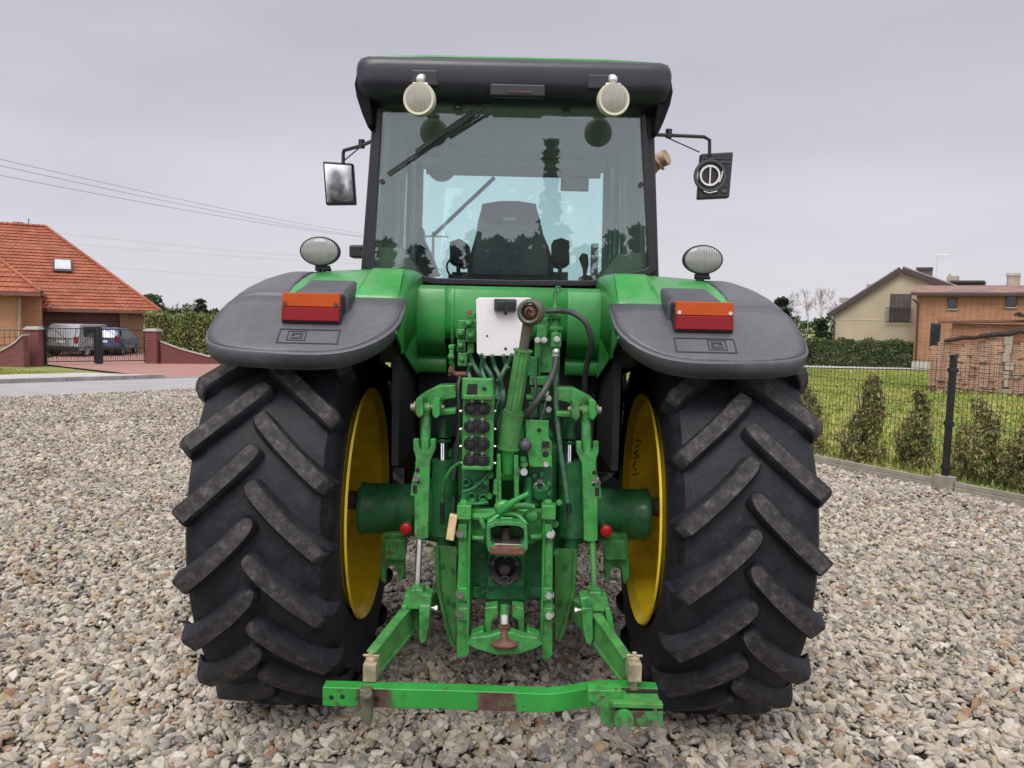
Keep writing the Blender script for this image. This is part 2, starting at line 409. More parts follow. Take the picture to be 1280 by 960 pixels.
simple('fascia', (.16, .07, .05), .6); simple('fascia_dark', (.05, .035, .035), .6)
simple('roof_sheet', (.21, .12, .10), .7, 0, .35, 1.2); simple('roof_grey', (.28, .25, .24), .7, 0, .2, 2)
simple('chimney_stone', (.34, .29, .23), .85, 0, .2, 3); simple('chimney_dark', (.10, .075, .07), .8, 0, .3, 3)
simple('iron_black', (.012, .012, .013), .45); simple('wood_pole', (.12, .09, .07), .8)
simple('rotten_wood', (.028, .022, .018), .9, 0, .5, 4)
simple('wire_grey', (.42, .42, .46), .5)
t = NT('roof_tile'); co = t.co(1); sp = t.n('ShaderNodeSeparateXYZ', {0: co.outputs[0]})
mm = t.n('ShaderNodeMath', {0: sp.outputs[0], 1: 2*pi/.24}, operation='MULTIPLY'); sn = t.n('ShaderNodeMath', {0: mm.outputs[0]}, operation='SINE')
n = t.noise(1.6, 5, .7)
c = t.ramp(n.outputs[0], [(.28, (.21, .060, .030)), (.5, (.31, .088, .042)), (.72, (.42, .135, .07))])
M['roof_tile'] = t.done(c, .62, 0, t.bump(sn.outputs[0], .7, .04))
def leafmat(name, stops, scale=1.2, rough=.6, tr=.2):
    t = NT(name); n = t.noise(scale, 4, .7); g = t.n('ShaderNodeNewGeometry')
    f = t.n('ShaderNodeMath', {0: n.outputs[0], 1: t.n('ShaderNodeMath', {0: g.outputs['Random Per Island'], 1: .42}, operation='MULTIPLY').outputs[0]}, operation='ADD')
    f2 = t.n('ShaderNodeMath', {0: f.outputs[0], 1: .2}, operation='SUBTRACT')
    c = t.ramp(f2.outputs[0], stops)
    M[name] = t.done(c, rough, 0)
leafmat('hedge_leaf', [(.25, (.03, .05, .018)), (.5, (.07, .10, .03)), (.75, (.13, .14, .045))])
leafmat('hedge_leaf_yellow', [(.25, (.06, .08, .028)), (.5, (.15, .18, .05)), (.75, (.26, .26, .09))])
leafmat('thuja_brown', [(.22, (.09, .085, .03)), (.42, (.19, .22, .055)), (.60, (.24, .20, .075)), (.8, (.36, .26, .12))], 3)
leafmat('conifer_leaf', [(.3, (.008, .016, .008)), (.6, (.018, .034, .014)), (.8, (.03, .05, .02))])
leafmat('tree_leaf', [(.3, (.025, .045, .02)), (.6, (.05, .08, .03)), (.8, (.08, .10, .04))])
simple('bark', (.09, .075, .065), .9, 0, .3, 6); simple('bark_pale', (.30, .27, .26), .9, 0, .3, 3)
simple('hedge_core', (.016, .020, .009), .95)
simple('van_grey', (.34, .35, .36), .3, .3, .08, 2, coat=.5); simple('van_blue', (.02, .04, .13), .25, .2, .1, 2, coat=.5)
# ------------------------------------------------------------------ camera, sky, light
cam = bpy.data.cameras.new('camera'); co_ = bpy.data.objects.new('camera', cam); COL.objects.link(co_)
cam.sensor_fit = 'HORIZONTAL'; cam.sensor_width = 36; cam.lens = 36*F/1280; cam.clip_start = .05; cam.clip_end = 3000
cx = Vector((cos(RL), sin(RL)*sin(PT), sin(RL)*cos(PT))); cf = Vector((0, cos(PT), -sin(PT))); cu = cx.cross(cf)
R3 = Matrix((cx, cu, -cf)).transposed(); co_.matrix_world = Matrix.Translation((0, 0, CH)) @ R3.to_4x4(); SC.camera = co_
w = bpy.data.worlds.new('World'); SC.world = w; w.use_nodes = True; nt = w.node_tree; nt.nodes.clear()
def wn_(typ, **kw):
    n = nt.nodes.new(typ)
    for k, v in kw.items(): setattr(n, k, v)
    return n
SUN_EL, SUN_AZ = radians(52), radians(200)
sky = wn_('ShaderNodeTexSky', sky_type='NISHITA', sun_disc=False, sun_elevation=SUN_EL, sun_rotation=SUN_AZ)
tc = wn_('ShaderNodeTexCoord'); sx = wn_('ShaderNodeSeparateXYZ'); nt.links.new(tc.outputs['Generated'], sx.inputs[0])
rp = wn_('ShaderNodeValToRGB'); nt.links.new(sx.outputs[2], rp.inputs[0])
E_ = rp.color_ramp.elements
stops = [(0., (.71, .692, .74)), (.10, (.635, .615, .68)), (.28, (.54, .525, .60)), (.42, (.53, .515, .585)), (.75, (1.12, 1.10, 1.13)), (1., (1.4, 1.38, 1.4))]
while len(E_) < len(stops): E_.new(.5)
for i, (p, c) in enumerate(stops): E_[i].position = p; E_[i].color = (*c, 1)
mp = wn_('ShaderNodeMapping'); mp.inputs['Scale'].default_value = (1.1, 1.1, 4); nt.links.new(tc.outputs['Generated'], mp.inputs[0])
nz = wn_('ShaderNodeTexNoise'); nz.inputs['Scale'].default_value = 1.6; nz.inputs['Detail'].default_value = 5; nz.inputs['Roughness'].default_value = .5; nt.links.new(mp.outputs[0], nz.inputs[0])
nr = wn_('ShaderNodeMapRange'); nr.inputs['To Min'].default_value = .73*9; nr.inputs['To Max'].default_value = 1.22*9; nt.links.new(nz.outputs[0], nr.inputs[0])
vm = wn_('ShaderNodeVectorMath', operation='SCALE'); nt.links.new(rp.outputs[0], vm.inputs[0]); nt.links.new(nr.outputs[0], vm.inputs['Scale'])
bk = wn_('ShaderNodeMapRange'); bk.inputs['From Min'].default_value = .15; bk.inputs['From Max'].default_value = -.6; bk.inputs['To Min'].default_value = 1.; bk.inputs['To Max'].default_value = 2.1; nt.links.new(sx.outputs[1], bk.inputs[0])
bm_ = wn_('ShaderNodeVectorMath', operation='SCALE'); nt.links.new(vm.outputs[0], bm_.inputs[0]); nt.links.new(bk.outputs[0], bm_.inputs['Scale']); vm = bm_      # unseen sky behind the camera brightened to light the tractor's rear
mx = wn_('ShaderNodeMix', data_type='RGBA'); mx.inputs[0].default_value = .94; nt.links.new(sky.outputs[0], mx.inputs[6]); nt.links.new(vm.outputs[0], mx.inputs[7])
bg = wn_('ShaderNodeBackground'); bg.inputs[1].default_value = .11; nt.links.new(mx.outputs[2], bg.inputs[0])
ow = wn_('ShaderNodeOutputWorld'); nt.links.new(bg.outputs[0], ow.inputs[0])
sl = bpy.data.lights.new('sun', 'SUN'); sl.energy = 1.5; sl.angle = radians(25); sl.color = (1., .96, .90)
so = bpy.data.objects.new('sun', sl); COL.objects.link(so)
sd = Vector((sin(SUN_AZ)*cos(SUN_EL), cos(SUN_AZ)*cos(SUN_EL), sin(SUN_EL)))
so.rotation_euler = sd.to_track_quat('Z', 'Y').to_euler(); so.location = (0, 0, 30)
SC.view_settings.view_transform = 'Standard'; SC.view_settings.look = 'None'; SC.view_settings.exposure = .14; SC.view_settings.gamma = 1
SC.render.engine = 'CYCLES'; SC.cycles.use_denoising = True; SC.cycles.max_bounces = 8; SC.cycles.transparent_max_bounces = 16
SC.cycles.sample_clamp_indirect = 8; SC.cycles.caustics_reflective = False; SC.cycles.caustics_refractive = False
# ------------------------------------------------------------------ ground
S_ = lambda n, p, dz, m: sheet(n, p, dz, M[m], kind='structure')
S_('ground', [(-900, -300), (900, -300), (900, 1500), (-900, 1500)], -.03, 'grass_ground')
rd = Vector((.55, .835)); rd.normalize(); rn = Vector((-rd.y, rd.x))      # road direction / towards the house
A = Vector((-9.55, 18.4)); Bf = Vector((-12.0, 23.2)); KW = .14
def P2(p, k): q = p+rd*k; return (q.x, q.y)
gravel_poly = [(7.9, 3.0), (5.0, 8.42), (3.2, 11.37), (1., 15.0), (-2.5, 21), P2(A, 8), P2(A, -24), (-18, -8), (11, -8), (8.5, 2)]
S_('gravel_yard', gravel_poly, 0.0, 'gravel_bed')
S_('road', [P2(A, -60), P2(A, 60), P2(Bf, 60), P2(Bf, -60)], .006, 'asphalt')
K2 = Bf+rn*KW; P0 = K2; P1 = K2+rn*2.6
drive0, drive1 = 1.6, 8.5                                                       # driveway along the kerb
mb = MB()
for a, b, h in ((-60, drive0, .13), (drive0+.01, drive1, .035), (drive1+.01, 60, .13)):
    n = max(2, int((b-a)/1.0))
    for i in range(n):
        p, q = a+(b-a)*i/n, a+(b-a)*(i+1)/n-.012
        c0 = Bf+rd*p; c1 = Bf+rd*q; v = []
        for (x, y) in ((c0.x, c0.y), (c1.x, c1.y), (c1.x+rn.x*KW, c1.y+rn.y*KW), (c0.x+rn.x*KW, c0.y+rn.y*KW)): v.append((x, y, gz(y)-.05))
        v += [(x, y, z+.05+h) for x, y, z in v]
        mb.add(v, [(3,2,1,0),(4,5,6,7),(0,1,5,4),(1,2,6,5),(2,3,7,6),(3,0,4,7)])
mb.build('kerb', M['kerb_concrete'], bevel=.015, kind='structure')
S_('pavement', [P2(P0, -60), P2(P0, drive0), P2(P1, drive0-1.0), P2(P1, -60)], .10, 'concrete')
GA, GB = G(57, 455), G(185, 455)                                                # the gate line
S_('driveway', [P2(P0, drive0), P2(P0, drive1+2), (GB.x+3.5, GB.y+1.5), (GB.x+.5, GB.y+.3), (-17.5, 47.0), (-27.5, 47.0), (GA.x-.3, GA.y-.2)], .03, 'pavers')
# gravel stones: one uncountable mass
gx = [(p[0], p[1]) for p in gravel_poly]
bm = bmesh.new(); bm.faces.new([bm.verts.new((x, y, 0)) for x, y in gx])
for yy in (1.6, 2.6, 4.5, 6.5, 9, 12, 16): bmesh.ops.bisect_plane(bm, geom=bm.verts[:]+bm.edges[:]+bm.faces[:], plane_co=(0, yy, 0), plane_no=(0, 1, 0))
for xx in (-14, -11, -8, -5, -2.6, -1.4, 0, 1.4, 2.6, 4): bmesh.ops.bisect_plane(bm, geom=bm.verts[:]+bm.edges[:]+bm.faces[:], plane_co=(xx, 0, 0), plane_no=(1, 0, 0))
bm.faces.ensure_lookup_table(); lay = bm.faces.layers.float.new('dens')
for f in bm.faces:
    c = f.calc_center_median(); r = hypot(c.x, c.y)
    f[lay] = 0 if c.y < 1.6 else (2200 if r < 6.5 else 1700 if r < 10 else 1150 if r < 14 else 650)
for v in bm.verts: v.co.z = gz(v.co.y)+.004
for f in bm.faces:
    f.normal_update()
    if f.normal.z < 0: f.normal_flip()
me = bpy.data.meshes.new('gravel'); bm.to_mesh(me); bm.free(); me.materials.append(M['stone'])
grav = bpy.data.objects.new('gravel', me); COL.objects.link(grav)
tag(grav, 'loose beige and grey crushed stones covering the yard under the tractor', 'gravel', kind='stuff')
ng = bpy.data.node_groups.new('gravel', 'GeometryNodeTree')
ng.interface.new_socket('Geometry', in_out='INPUT', socket_type='NodeSocketGeometry'); ng.interface.new_socket('Geometry', in_out='OUTPUT', socket_type='NodeSocketGeometry')
def gn(typ, ins=None, **kw):
    n = ng.nodes.new(typ)
    for k, v in kw.items(): setattr(n, k, v)
    for k, v in (ins or {}).items():
        if isinstance(v, bpy.types.NodeSocket): ng.links.new(v, n.inputs[k])
        else: n.inputs[k].default_value = v
    return n
gi = gn('NodeGroupInput'); go = gn('NodeGroupOutput')
na = gn('GeometryNodeInputNamedAttribute', {'Name': 'dens'}, data_type='FLOAT')
dp = gn('GeometryNodeDistributePointsOnFaces', {'Mesh': gi.outputs[0], 'Density': na.outputs[0], 'Seed': 3})
jo = gn('GeometryNodeGeometryToInstance')
for k in range(9):
    ic = gn('GeometryNodeMeshIcoSphere', {'Radius': 1.0, 'Subdivisions': 3 if k < 9 else 2})
    ps = gn('GeometryNodeInputPosition')
    ofs = gn('ShaderNodeVectorMath', {0: ps.outputs[0], 1: (k*7.3, k*3.1, k*5.7)}, operation='ADD')
    # facet the stone: pull the sphere onto a few random cutting planes
    vor = gn('ShaderNodeTexVoronoi', {'Vector': ofs.outputs[0], 'Scale': .95, 'Randomness': 1.}, feature='F1')
    n1 = gn('ShaderNodeTexNoise', {'Vector': ofs.outputs[0], 'Scale': .9, 'Detail': 2.})
    n2 = gn('ShaderNodeTexNoise', {'Vector': ofs.outputs[0], 'Scale': 4.5, 'Detail': 2.})
    m0 = gn('ShaderNodeMath', {0: vor.outputs['Distance'], 1: -.55, 2: 1.0}, operation='MULTIPLY_ADD')
    m1 = gn('ShaderNodeMath', {0: n1.outputs[0], 1: .9, 2: -.2}, operation='MULTIPLY_ADD')
    m2 = gn('ShaderNodeMath', {0: n2.outputs[0], 1: .16}, operation='MULTIPLY')
    m3 = gn('ShaderNodeMath', {0: m0.outputs[0], 1: m1.outputs[0]}, operation='ADD'); m4 = gn('ShaderNodeMath', {0: m3.outputs[0], 1: m2.outputs[0]}, operation='ADD')
    sv = gn('ShaderNodeVectorMath', {0: ps.outputs[0], 'Scale': m4.outputs[0]}, operation='SCALE')
    sq = gn('ShaderNodeVectorMath', {0: sv.outputs[0], 1: (1.12, .58+.06*(k % 5), .40+.05*(k % 4))}, operation='MULTIPLY')
    sp_ = gn('GeometryNodeSetPosition', {'Geometry': ic.outputs[0], 'Position': sq.outputs[0]})
    sm = gn('GeometryNodeSetMaterial', {'Geometry': sp_.outputs[0], 'Material': M['stone']})
    ng.links.new(sm.outputs[0], jo.inputs[0])
rr_ = gn('FunctionNodeRandomValue', {0: (-.8, -.8, 0.), 1: (.8, .8, 6.283), 'Seed': 5}, data_type='FLOAT_VECTOR')
rs_ = gn('FunctionNodeRandomValue', {2: 0., 3: 1., 'Seed': 9}, data_type='FLOAT')
pw = gn('ShaderNodeMath', {0: rs_.outputs[1], 1: 2.1}, operation='POWER'); sc_ = gn('ShaderNodeMath', {0: pw.outputs[0], 1: .0265, 2: .0095}, operation='MULTIPLY_ADD')
ip = gn('GeometryNodeInstanceOnPoints', {'Points': dp.outputs['Points'], 'Instance': jo.outputs[0], 'Pick Instance': True, 'Rotation': rr_.outputs[0], 'Scale': sc_.outputs[0]})
rz_ = gn('FunctionNodeRandomValue', {0: (0., 0., -.002), 1: (0., 0., .026), 'Seed': 12}, data_type='FLOAT_VECTOR')
ti = gn('GeometryNodeTranslateInstances', {'Instances': ip.outputs[0], 'Translation': rz_.outputs[0], 'Local Space': False})
ng.links.new(ti.outputs[0], go.inputs[0])
md = grav.modifiers.new('gravel', 'NODES'); md.node_group = ng
# ------------------------------------------------------------------ the tractor
X0, AY, AZ = -.024, 3.8, .93
TR = empty('tractor', (X0, AY, 0), label='large green farm tractor with yellow rims and grey fenders, standing on gravel', cat='tractor')
def L(x, y, z): return Vector((x+X0, y, z))            # tractor-local x, world y, z
def both(fn):
    for s in (-1, 1): fn(s)
# ---- wheels
def tyre_mesh(cx, cy, cz, R, hw, s_lug=21, rim_r=.545, lug=.05, width=.073):
    m = MB(); k = R/.955
    prof = [(-hw*.95, rim_r), (-hw*1.0, rim_r+.05*k), (-hw*1.04, .70*k), (-hw*1.045, .77*k), (-hw*1.01, .835*k), (-hw*.93, .872*k), (-hw*.7, .893*k), (0, .903*k)]
    prof = prof+[(-x, r) for x, r in prof[-2::-1]]
    m.lathe(prof, (cx, cy, cz), n=96)
    def rb(x):
        x = abs(x)/hw
        return k*(.903-.012*x*x/.49 if x < .7 else .891-.019*(x-.7)/.23 if x < .93 else .872-.42*(x-.93))
    def rt(x):
        x = abs(x)/hw
        return R-.018*k*x*x-(max(0, x-.98)*.55*k)
    pit = 2*pi/s_lug; ts = [-.03, .0, .05, .12, .22, .34, .47, .60, .73, .86, .95, 1.0, 1.035]
    for i in range(s_lug):
        for side in (-1, 1):
            ph0 = pit*(i+(.5 if side > 0 else 0))+RNG.normal()*.002
            fr = []
            xs = [side*(-.002+(hw*1.015+.002)*t) for t in ts]
            phs = [ph0+.145-.30*(max(t, 0)**.86)-.30*min(t, 0) for t in ts]
            for j, t in enumerate(ts):
                j0, j1 = max(0, j-1), min(len(ts)-1, j+1)
                tx, tp = xs[j1]-xs[j0], (phs[j1]-phs[j0])*R
                l = hypot(tx, tp); nx, npz = -tp/l, tx/l            # normal in (x, arc)
                wf = {0: .42, 1: .80, 2: .97}.get(j, 1.0)
                wt, wb = width/2*wf, width/2*wf+.011
                hgt = rt(xs[j])-(.022 if j == 0 else .004 if j == 1 else 0)-(.012 if j == len(ts)-1 else 0)
                sec = []
                for q, rad in ((-wb, rb(xs[j])-.012), (-wt-.002, hgt-.009), (-wt+.007, hgt), (wt-.007, hgt), (wt+.002, hgt-.009), (wb, rb(xs[j])-.012)):
                    x = xs[j]+nx*q; a = phs[j]+npz*q/R
                    sec.append((cx+x, cy-cos(a)*rad, cz+sin(a)*rad))
                fr.append(sec)
            n = 6; v = [p for sec in fr for p in sec]; fs = []
            for j in range(len(fr)-1):
                for q in range(n-1): fs.append((j*n+q, j*n+q+1, (j+1)*n+q+1, (j+1)*n+q))
            top = [f for idx, f in enumerate(fs) if idx % (n-1) == 2]; rest = [f for idx, f in enumerate(fs) if idx % (n-1) != 2]
            o = len(m.V); m.V += v
            for f in top+rest+[tuple(range(n)), tuple(range(len(v)-n, len(v)))]:
                m.Fc.append(tuple(i_+o for i_ in f)); m.M.append(1 if f in top else 0); m.S.append(True)
    return m
def rear_wheel(s):
    cx = X0+s*.957; c = (cx, AY, AZ); tx_ = X0+s*.970
    wh = empty('rear_wheel', c, TR)
    tyre_mesh(tx_, AY, AZ, .957, .277).build('tyre', [M['rubber'], M['rubber_dusty']], wh, ang=38, fix=True)
    m = MB(); i = -s                                         # i: towards the tractor
    P = lambda a, r: (a*i, r)
    m.lathe([P(.275, .572), P(.285, .566), P(.268, .548), P(.25, .525), P(.13, .515), P(.09, .485), P(.02, .480), P(-.02, .515), P(-.25, .525), P(-.275, .572)], c, n=72)
    m.lathe([P(.03, .482), P(-.01, .45), P(-.05, .36), P(-.02, .27), P(.03, .20), P(.03, .06)], c, n=72)
    for k in range(8):                                        # clamp blocks round the barrel
        a = 2*pi*k/8+.2; m.beam((cx+i*.05, AY+cos(a)*.475, AZ+sin(a)*.475), (cx+i*.12, AY+cos(a)*.495, AZ+sin(a)*.495), .06, .03, up=(0, cos(a), sin(a)))
    rim = m.build('rim', M['yellow'], wh, ang=30)
    b = MB()
    for k in range(10):
        a = 2*pi*k/10; p = Vector((cx+i*.03, AY+cos(a)*.235, AZ+sin(a)*.235)); b.bolt(p, .018, (i, 0, 0), .04)
    b.cyl((cx+i*.02, AY, AZ), (cx+i*.12, AY, AZ), .13, .11, 24)
    b.build('hub', M['yellow'], wh)
    if s > 0:                                                 # scrawled marks inside the far rim barrel
        k = MB()
        for st in (((.215, 9), (.235, 12), (.22, 15)), ((.235, 17), (.205, 19), (.235, 21), (.21, 23)), ((.23, 25), (.21, 27)), ((.205, 30), (.235, 31)), ((.24, 6), (.20, 7))):
            k.tube([(cx+i*x_, AY+cos(radians(a))*.519, AZ+sin(radians(a))*.519) for x_, a in st], .0035, n=5, smooth_n=4)
        k.build('paint_mark', M['seal'], wh, split=False)
    x = MB(); x.cyl((cx+i*.10, AY, AZ), (X0+s*.68, AY, AZ), .047, n=24); x.build('axle_shaft', M['rust_dark'], wh)
both(rear_wheel)
def front_wheel(s):
    cx = X0+s*.90; cy, cz = 6.55, .66; wh = empty('front_wheel', (cx, cy, cz), TR)
    tyre_mesh(cx, cy, cz, .69, .24, 20, .38, width=.05).build('tyre', [M['rubber'], M['rubber_dusty']], wh, ang=38)
    m = MB(); i = -s
    m.lathe([(a*i, r) for a, r in ((.22, .40), (.2, .36), (.05, .35), (-.03, .30), (-.03, .08), (-.05, .0))], (cx, cy, cz), n=48)
    m.lathe([(a*i, r) for a, r in ((-.22, .40), (-.2, .36), (-.03, .35))], (cx, cy, cz), n=48)
    m.build('rim', M['yellow'], wh)
both(front_wheel)
# ---- chassis
m = MB()
m.box(L(-.24, 3.42, .62), L(.24, 4.6, 1.30)); m.box(L(-.30, 3.5, .78), L(.30, 4.2, 1.18)); m.box(L(-.2, 4.6, .66), L(.2, 6.1, 1.25))
m.box(L(-.16, 6.1, .62), L(.16, 7.2, 1.0))
m.build('gearbox_casing', M['green_dark'], TR, bevel=.02)
m = MB(); m.beam(L(-.78, 6.55, .62), L(.78, 6.55, .62), .14, .16); m.build('front_axle', M['green_dark'], TR, bevel=.02)
m = MB()
for s in (-1, 1):
    m.lathe([(s*.35, .15), (s*.42, .128), (s*.62, .126), (s*.695, .126), (s*.705, .132), (s*.722, .130), (s*.722, .055)], L(0, AY, AZ-.04), n=40)
    m.cyl(L(s*.30, AY, AZ-.04), L(s*.44, AY, AZ-.04), .17, .14, 32)
m.build('axle_housing', M['green_dark'], TR, bevel=.004)
m = MB()
m.box(L(-.66, 4.35, .98), L(-.28, 5.6, 1.62)); m.box(L(.28, 4.35, .98), L(.66, 5.6, 1.62)); m.box(L(-.5, 4.02, 1.3), L(.5, 5.7, 1.72))
m.box(L(-.62, 4.55, .72), L(-.3, 5.5, .97))
m.build('fuel_tank', M['black_plastic'], TR, bevel=.03)
m = MB()                                                     # bonnet and grille, ahead of the cab
rows = []
for y, zt, hw in ((5.62, 2.0, .40), (6.2, 1.95, .40), (6.9, 1.84, .38), (7.4, 1.70, .33), (7.55, 1.58, .28)):
    rows.append([L(-hw, y, 1.12), L(-hw, y, zt-.12), L(-hw*.9, y, zt-.03), L(-hw*.5, y, zt), L(hw*.5, y, zt), L(hw*.9, y, zt-.03), L(hw, y, zt-.12), L(hw, y, 1.12)])
m.grid(rows); m.prism([rows[-1][i] for i in range(8)], (0, .02, 0)); m.build('bonnet', M['green'], TR, ang=50)
# ---- hitch drop brackets below the axle housings
for s in (-1, 1):
    m = MB()
    a = [(478, 667), (506, 667), (505, 722), (498, 728), (497, 712), (489, 706), (482, 714), (482, 730), (476, 726)] if s < 0 else [(755, 668), (784, 668), (787, 722), (780, 731), (777, 712), (769, 706), (763, 713), (763, 728), (756, 724)]
    m.pprism(a, 3.62, .05); m.pprism([(x+(3 if s < 0 else -3), y+8) for x, y in a[:2]]+[(a[1][0], 700), (a[0][0]+2, 700)], 3.58, .035)
    m.build('drop_bracket', M['green_worn'], TR, bevel=.004)
    m = MB(); u = 507 if s < 0 else 758; v = 661 if s < 0 else 664
    p = W(u, v, 3.50); m.cyl(p, p+Vector((0, .02, 0)), .027, n=24); m.ball(p, .025, (1, .3, 1)); m.build('reflector', M['reflector_red'], TR)
    m = MB(); m.cyl(p+Vector((0, .02, 0)), p+Vector((0, .3, 0)), .018); m.build('reflector_stalk', M['green_dark'], TR)
# ---- fenders
def cz_(y, r=1.13): return AZ+sqrt(max(0, r*r-(AY-y)**2))
def fender(s):
    ft = empty('fender', L(s*.8, AY, 1.8), TR)
    q = lambda x, y, z: L(s*x, y, z)
    sh_ = lambda r: (r[0]+.052*(1-(r[0]-2.934)/.336), r[1], r[2])
    rows = [(2.986, .735, .80), (2.989, .69, .94), (2.995, .645, 1.04), (3.004, .605, 1.105), (3.018, .565, 1.15), (3.037, .527, 1.176), (3.062, .492, 1.189), (3.095, .463, 1.195), (3.135, .445, 1.195), (3.2, .438, 1.19), (3.27, .436, 1.175)]
    N = 20; g = []
    def sag(x, xi, xo):                                       # rounded shoulder near the outer and inner edges
        return -.026*max(0, (x-(xo-.12))/.12)**2.2
    for y, xi, xo in rows: g.append([q(xi+(xo-xi)*j/N, y, cz_(y)+sag(xi+(xo-xi)*j/N, xi, xo)*min(1, (y-2.98)/.1)) for j in range(N+1)])
    m = MB(); m.grid(g)
    bd = [r[0] for r in g[::-1]]+g[0][1:-1]+[r[-1] for r in g]      # lip all round the rear edge
    cen = q(.80, 3.2, 1.70); low = []; mid = []
    for p in bd:
        d = Vector((p.x-cen.x, p.y-cen.y, 0)); d.normalize()
        mid.append(p+d*.006+Vector((0, 0, -.010))); low.append(p-d*.010+Vector((0, 0, -.064)))
    m.grid([bd, mid, low]); m.grid([low, [p-Vector((p.x-cen.x, p.y-cen.y, 0)).normalized()*.03 for p in low]])
    g2 = []
    for y, xo in ((3.27, 1.172), (3.34, 1.158), (3.42, 1.142), (3.52, 1.12), (3.66, 1.10), (3.85, 1.085), (4.1, 1.08), (4.35, 1.08), (4.6, 1.08), (4.8, 1.08)):
        xi = .93
        g2.append([q(xi+(xo-xi)*j/10, y, cz_(y)+sag(xi+(xo-xi)*j/10, 0, xo)) for j in range(11)]+[q(xo+.003, y, cz_(y)-.058), q(xo-.02, y, cz_(y)-.11)])
    m.grid(g2)
    o = m.build('fender_extension', M['plastic_grey'], ft, ang=42, fix=False)
    sd_ = o.modifiers.new('thick', 'SOLIDIFY'); sd_.thickness = .012; sd_.offset = 0
    # green sheet-metal deck
    m = MB(); g = []
    prof = [(3.262, 1.921), (3.30, 1.955), (3.36, 1.988), (3.46, 2.028), (3.60, 2.06), (3.8, 2.082), (4.1, 2.085), (4.4, 2.02), (4.8, 1.86)]
    def dx(y): return .452, .97
    for y, z in prof:
        xi, xo = dx(y); row = [q(xi-.004, y, z-.30 if y > 3.5 else max(1.70, z-.30)), q(xi-.004, y, z-.045), q(xi+.004, y, z-.018), q(xi+.022, y, z-.004), q(xi+.05, y, z)]
        row += [q(xi+.05+(xo-.1-xi)*k/6, y, z) for k in range(1, 7)]+[q(xo-.02, y, z-.012), q(xo, y, z-.05), q(xo+.005, y, z-.14)]
        for k in range(5, len(row)): row[k] = row[k]-Vector((0, 0, .024*(abs(row[k].x-X0)-.50)**2/.22*min(1, max(0, (y-3.262)/.2)))) if abs(row[k].x-X0) > .5 else row[k]
        g.append(row)
    m.grid(g); deck = m.build('fender_panel', M['green'], ft, ang=40, fix=False)
    sd_ = deck.modifiers.new('thick', 'SOLIDIFY'); sd_.thickness = .008; sd_.offset = 0
    # raised step of the deck beside the lamp
    m = MB(); m.prism([q(.465, 3.255, 1.905), q(.64, 3.255, 1.905), q(.64, 3.30, 1.975), q(.62, 3.46, 2.062), q(.47, 3.46, 2.062), q(.465, 3.30, 1.975)], (0, .06, .012))
    m.build('deck_step', M['green'], ft, bevel=.012)
    # inner wall
    m = MB(); pts = [q(.445, 3.10, 1.79), q(.445, 3.20, 1.86), q(.445, 3.27, 1.895), q(.445, 3.5, 2.0), q(.445, 3.95, 2.06), q(.445, 3.95, 1.56), q(.445, 3.80, 1.575), q(.445, 3.55, 1.64), q(.445, 3.3, 1.71)]
    m.prism(pts, (s*.008, 0, 0)); m.build('inner_wall', M['green'], ft)
    m = MB(); m.box(q(.47, 3.35, 1.2), q(.50, 4.5, 1.9)); m.build('wheel_liner', M['dark_void'], ft)  # liner's near-black colour carries the shade under the fender
    # lamp plinth
    m = MB(); pl = [q(.65, 3.16, 1.82), q(.885, 3.16, 1.82), q(.885, 3.16, 1.925), q(.865, 3.16, 1.955), q(.67, 3.16, 1.955), q(.65, 3.16, 1.935)]
    top = [Vector((p.x, 3.40, p.z+.055)) for p in pl]
    m.add(pl+top, [(0,1,2,3,4,5), (11,10,9,8,7,6)]+[(i, (i+1) % 6, 6+(i+1) % 6, 6+i) for i in range(6)]); m.build('lamp_plinth', M['plastic_grey_dark'], ft, bevel=.012)
    # cover plate with its little emblem, lying on the rear slope
    def onf(x, y, up=.0): n = Vector((0, y-AY, cz_(y)-AZ)).normalized(); p = q(x, y, cz_(y)); return p+n*up
    def strip(mm, x0, x1, y0, y1, up, th=.004): 
        a = [onf(x0, y0, up), onf(x1, y0, up), onf(x1, y1, up), onf(x0, y1, up)]; n = Vector((0, (y0+y1)/2-AY, cz_((y0+y1)/2)-AZ)).normalized(); mm.prism(a, n*th)
    pc = MB(); x0, x1, y0, y1 = .668, .898, 3.015, 3.068
    strip(pc, x0, x1, y0, y1, .0005, .003); pc.build('cover_plate', M['plastic_grey'], ft)
    fr = MB(); w_ = .006
    for a in ((x0-w_, x1+w_, y0-w_*.6, y0), (x0-w_, x1+w_, y1, y1+w_*.6), (x0-w_, x0, y0, y1), (x1, x1+w_, y0, y1)): strip(fr, *a, .0015, .007)
    ex = (x1-.105, x1-.03) if s < 0 else (x1-.105, x1-.03)
    ya, yb = 3.023, 3.060
    for a in ((ex[0], ex[1], ya, ya+.003), (ex[0], ex[1], yb, yb+.003), (ex[0], ex[0]+.005, ya, yb), (ex[1]-.005, ex[1], ya, yb)): strip(fr, *a, .005, .003)
    for a in ((ex[0]+.014, ex[1]-.014, ya+.008, ya+.013), (ex[0]+.014, ex[0]+.024, ya+.013, yb-.006), (ex[0]+.02, ex[1]-.018, yb-.012, yb-.006), (ex[1]-.03, ex[1]-.014, ya+.02, yb-.014)): strip(fr, *a, .005, .003)
    fr.build('emblem', M['seal'], ft)
    # tail light
    tl = empty('tail_light', q(.79, 3.1, 1.88), TR)
    zc = 1.888; ti = radians(8)
    def tp(x, yy, z): return q(x, 3.085+yy+(z-zc)*sin(ti), z)
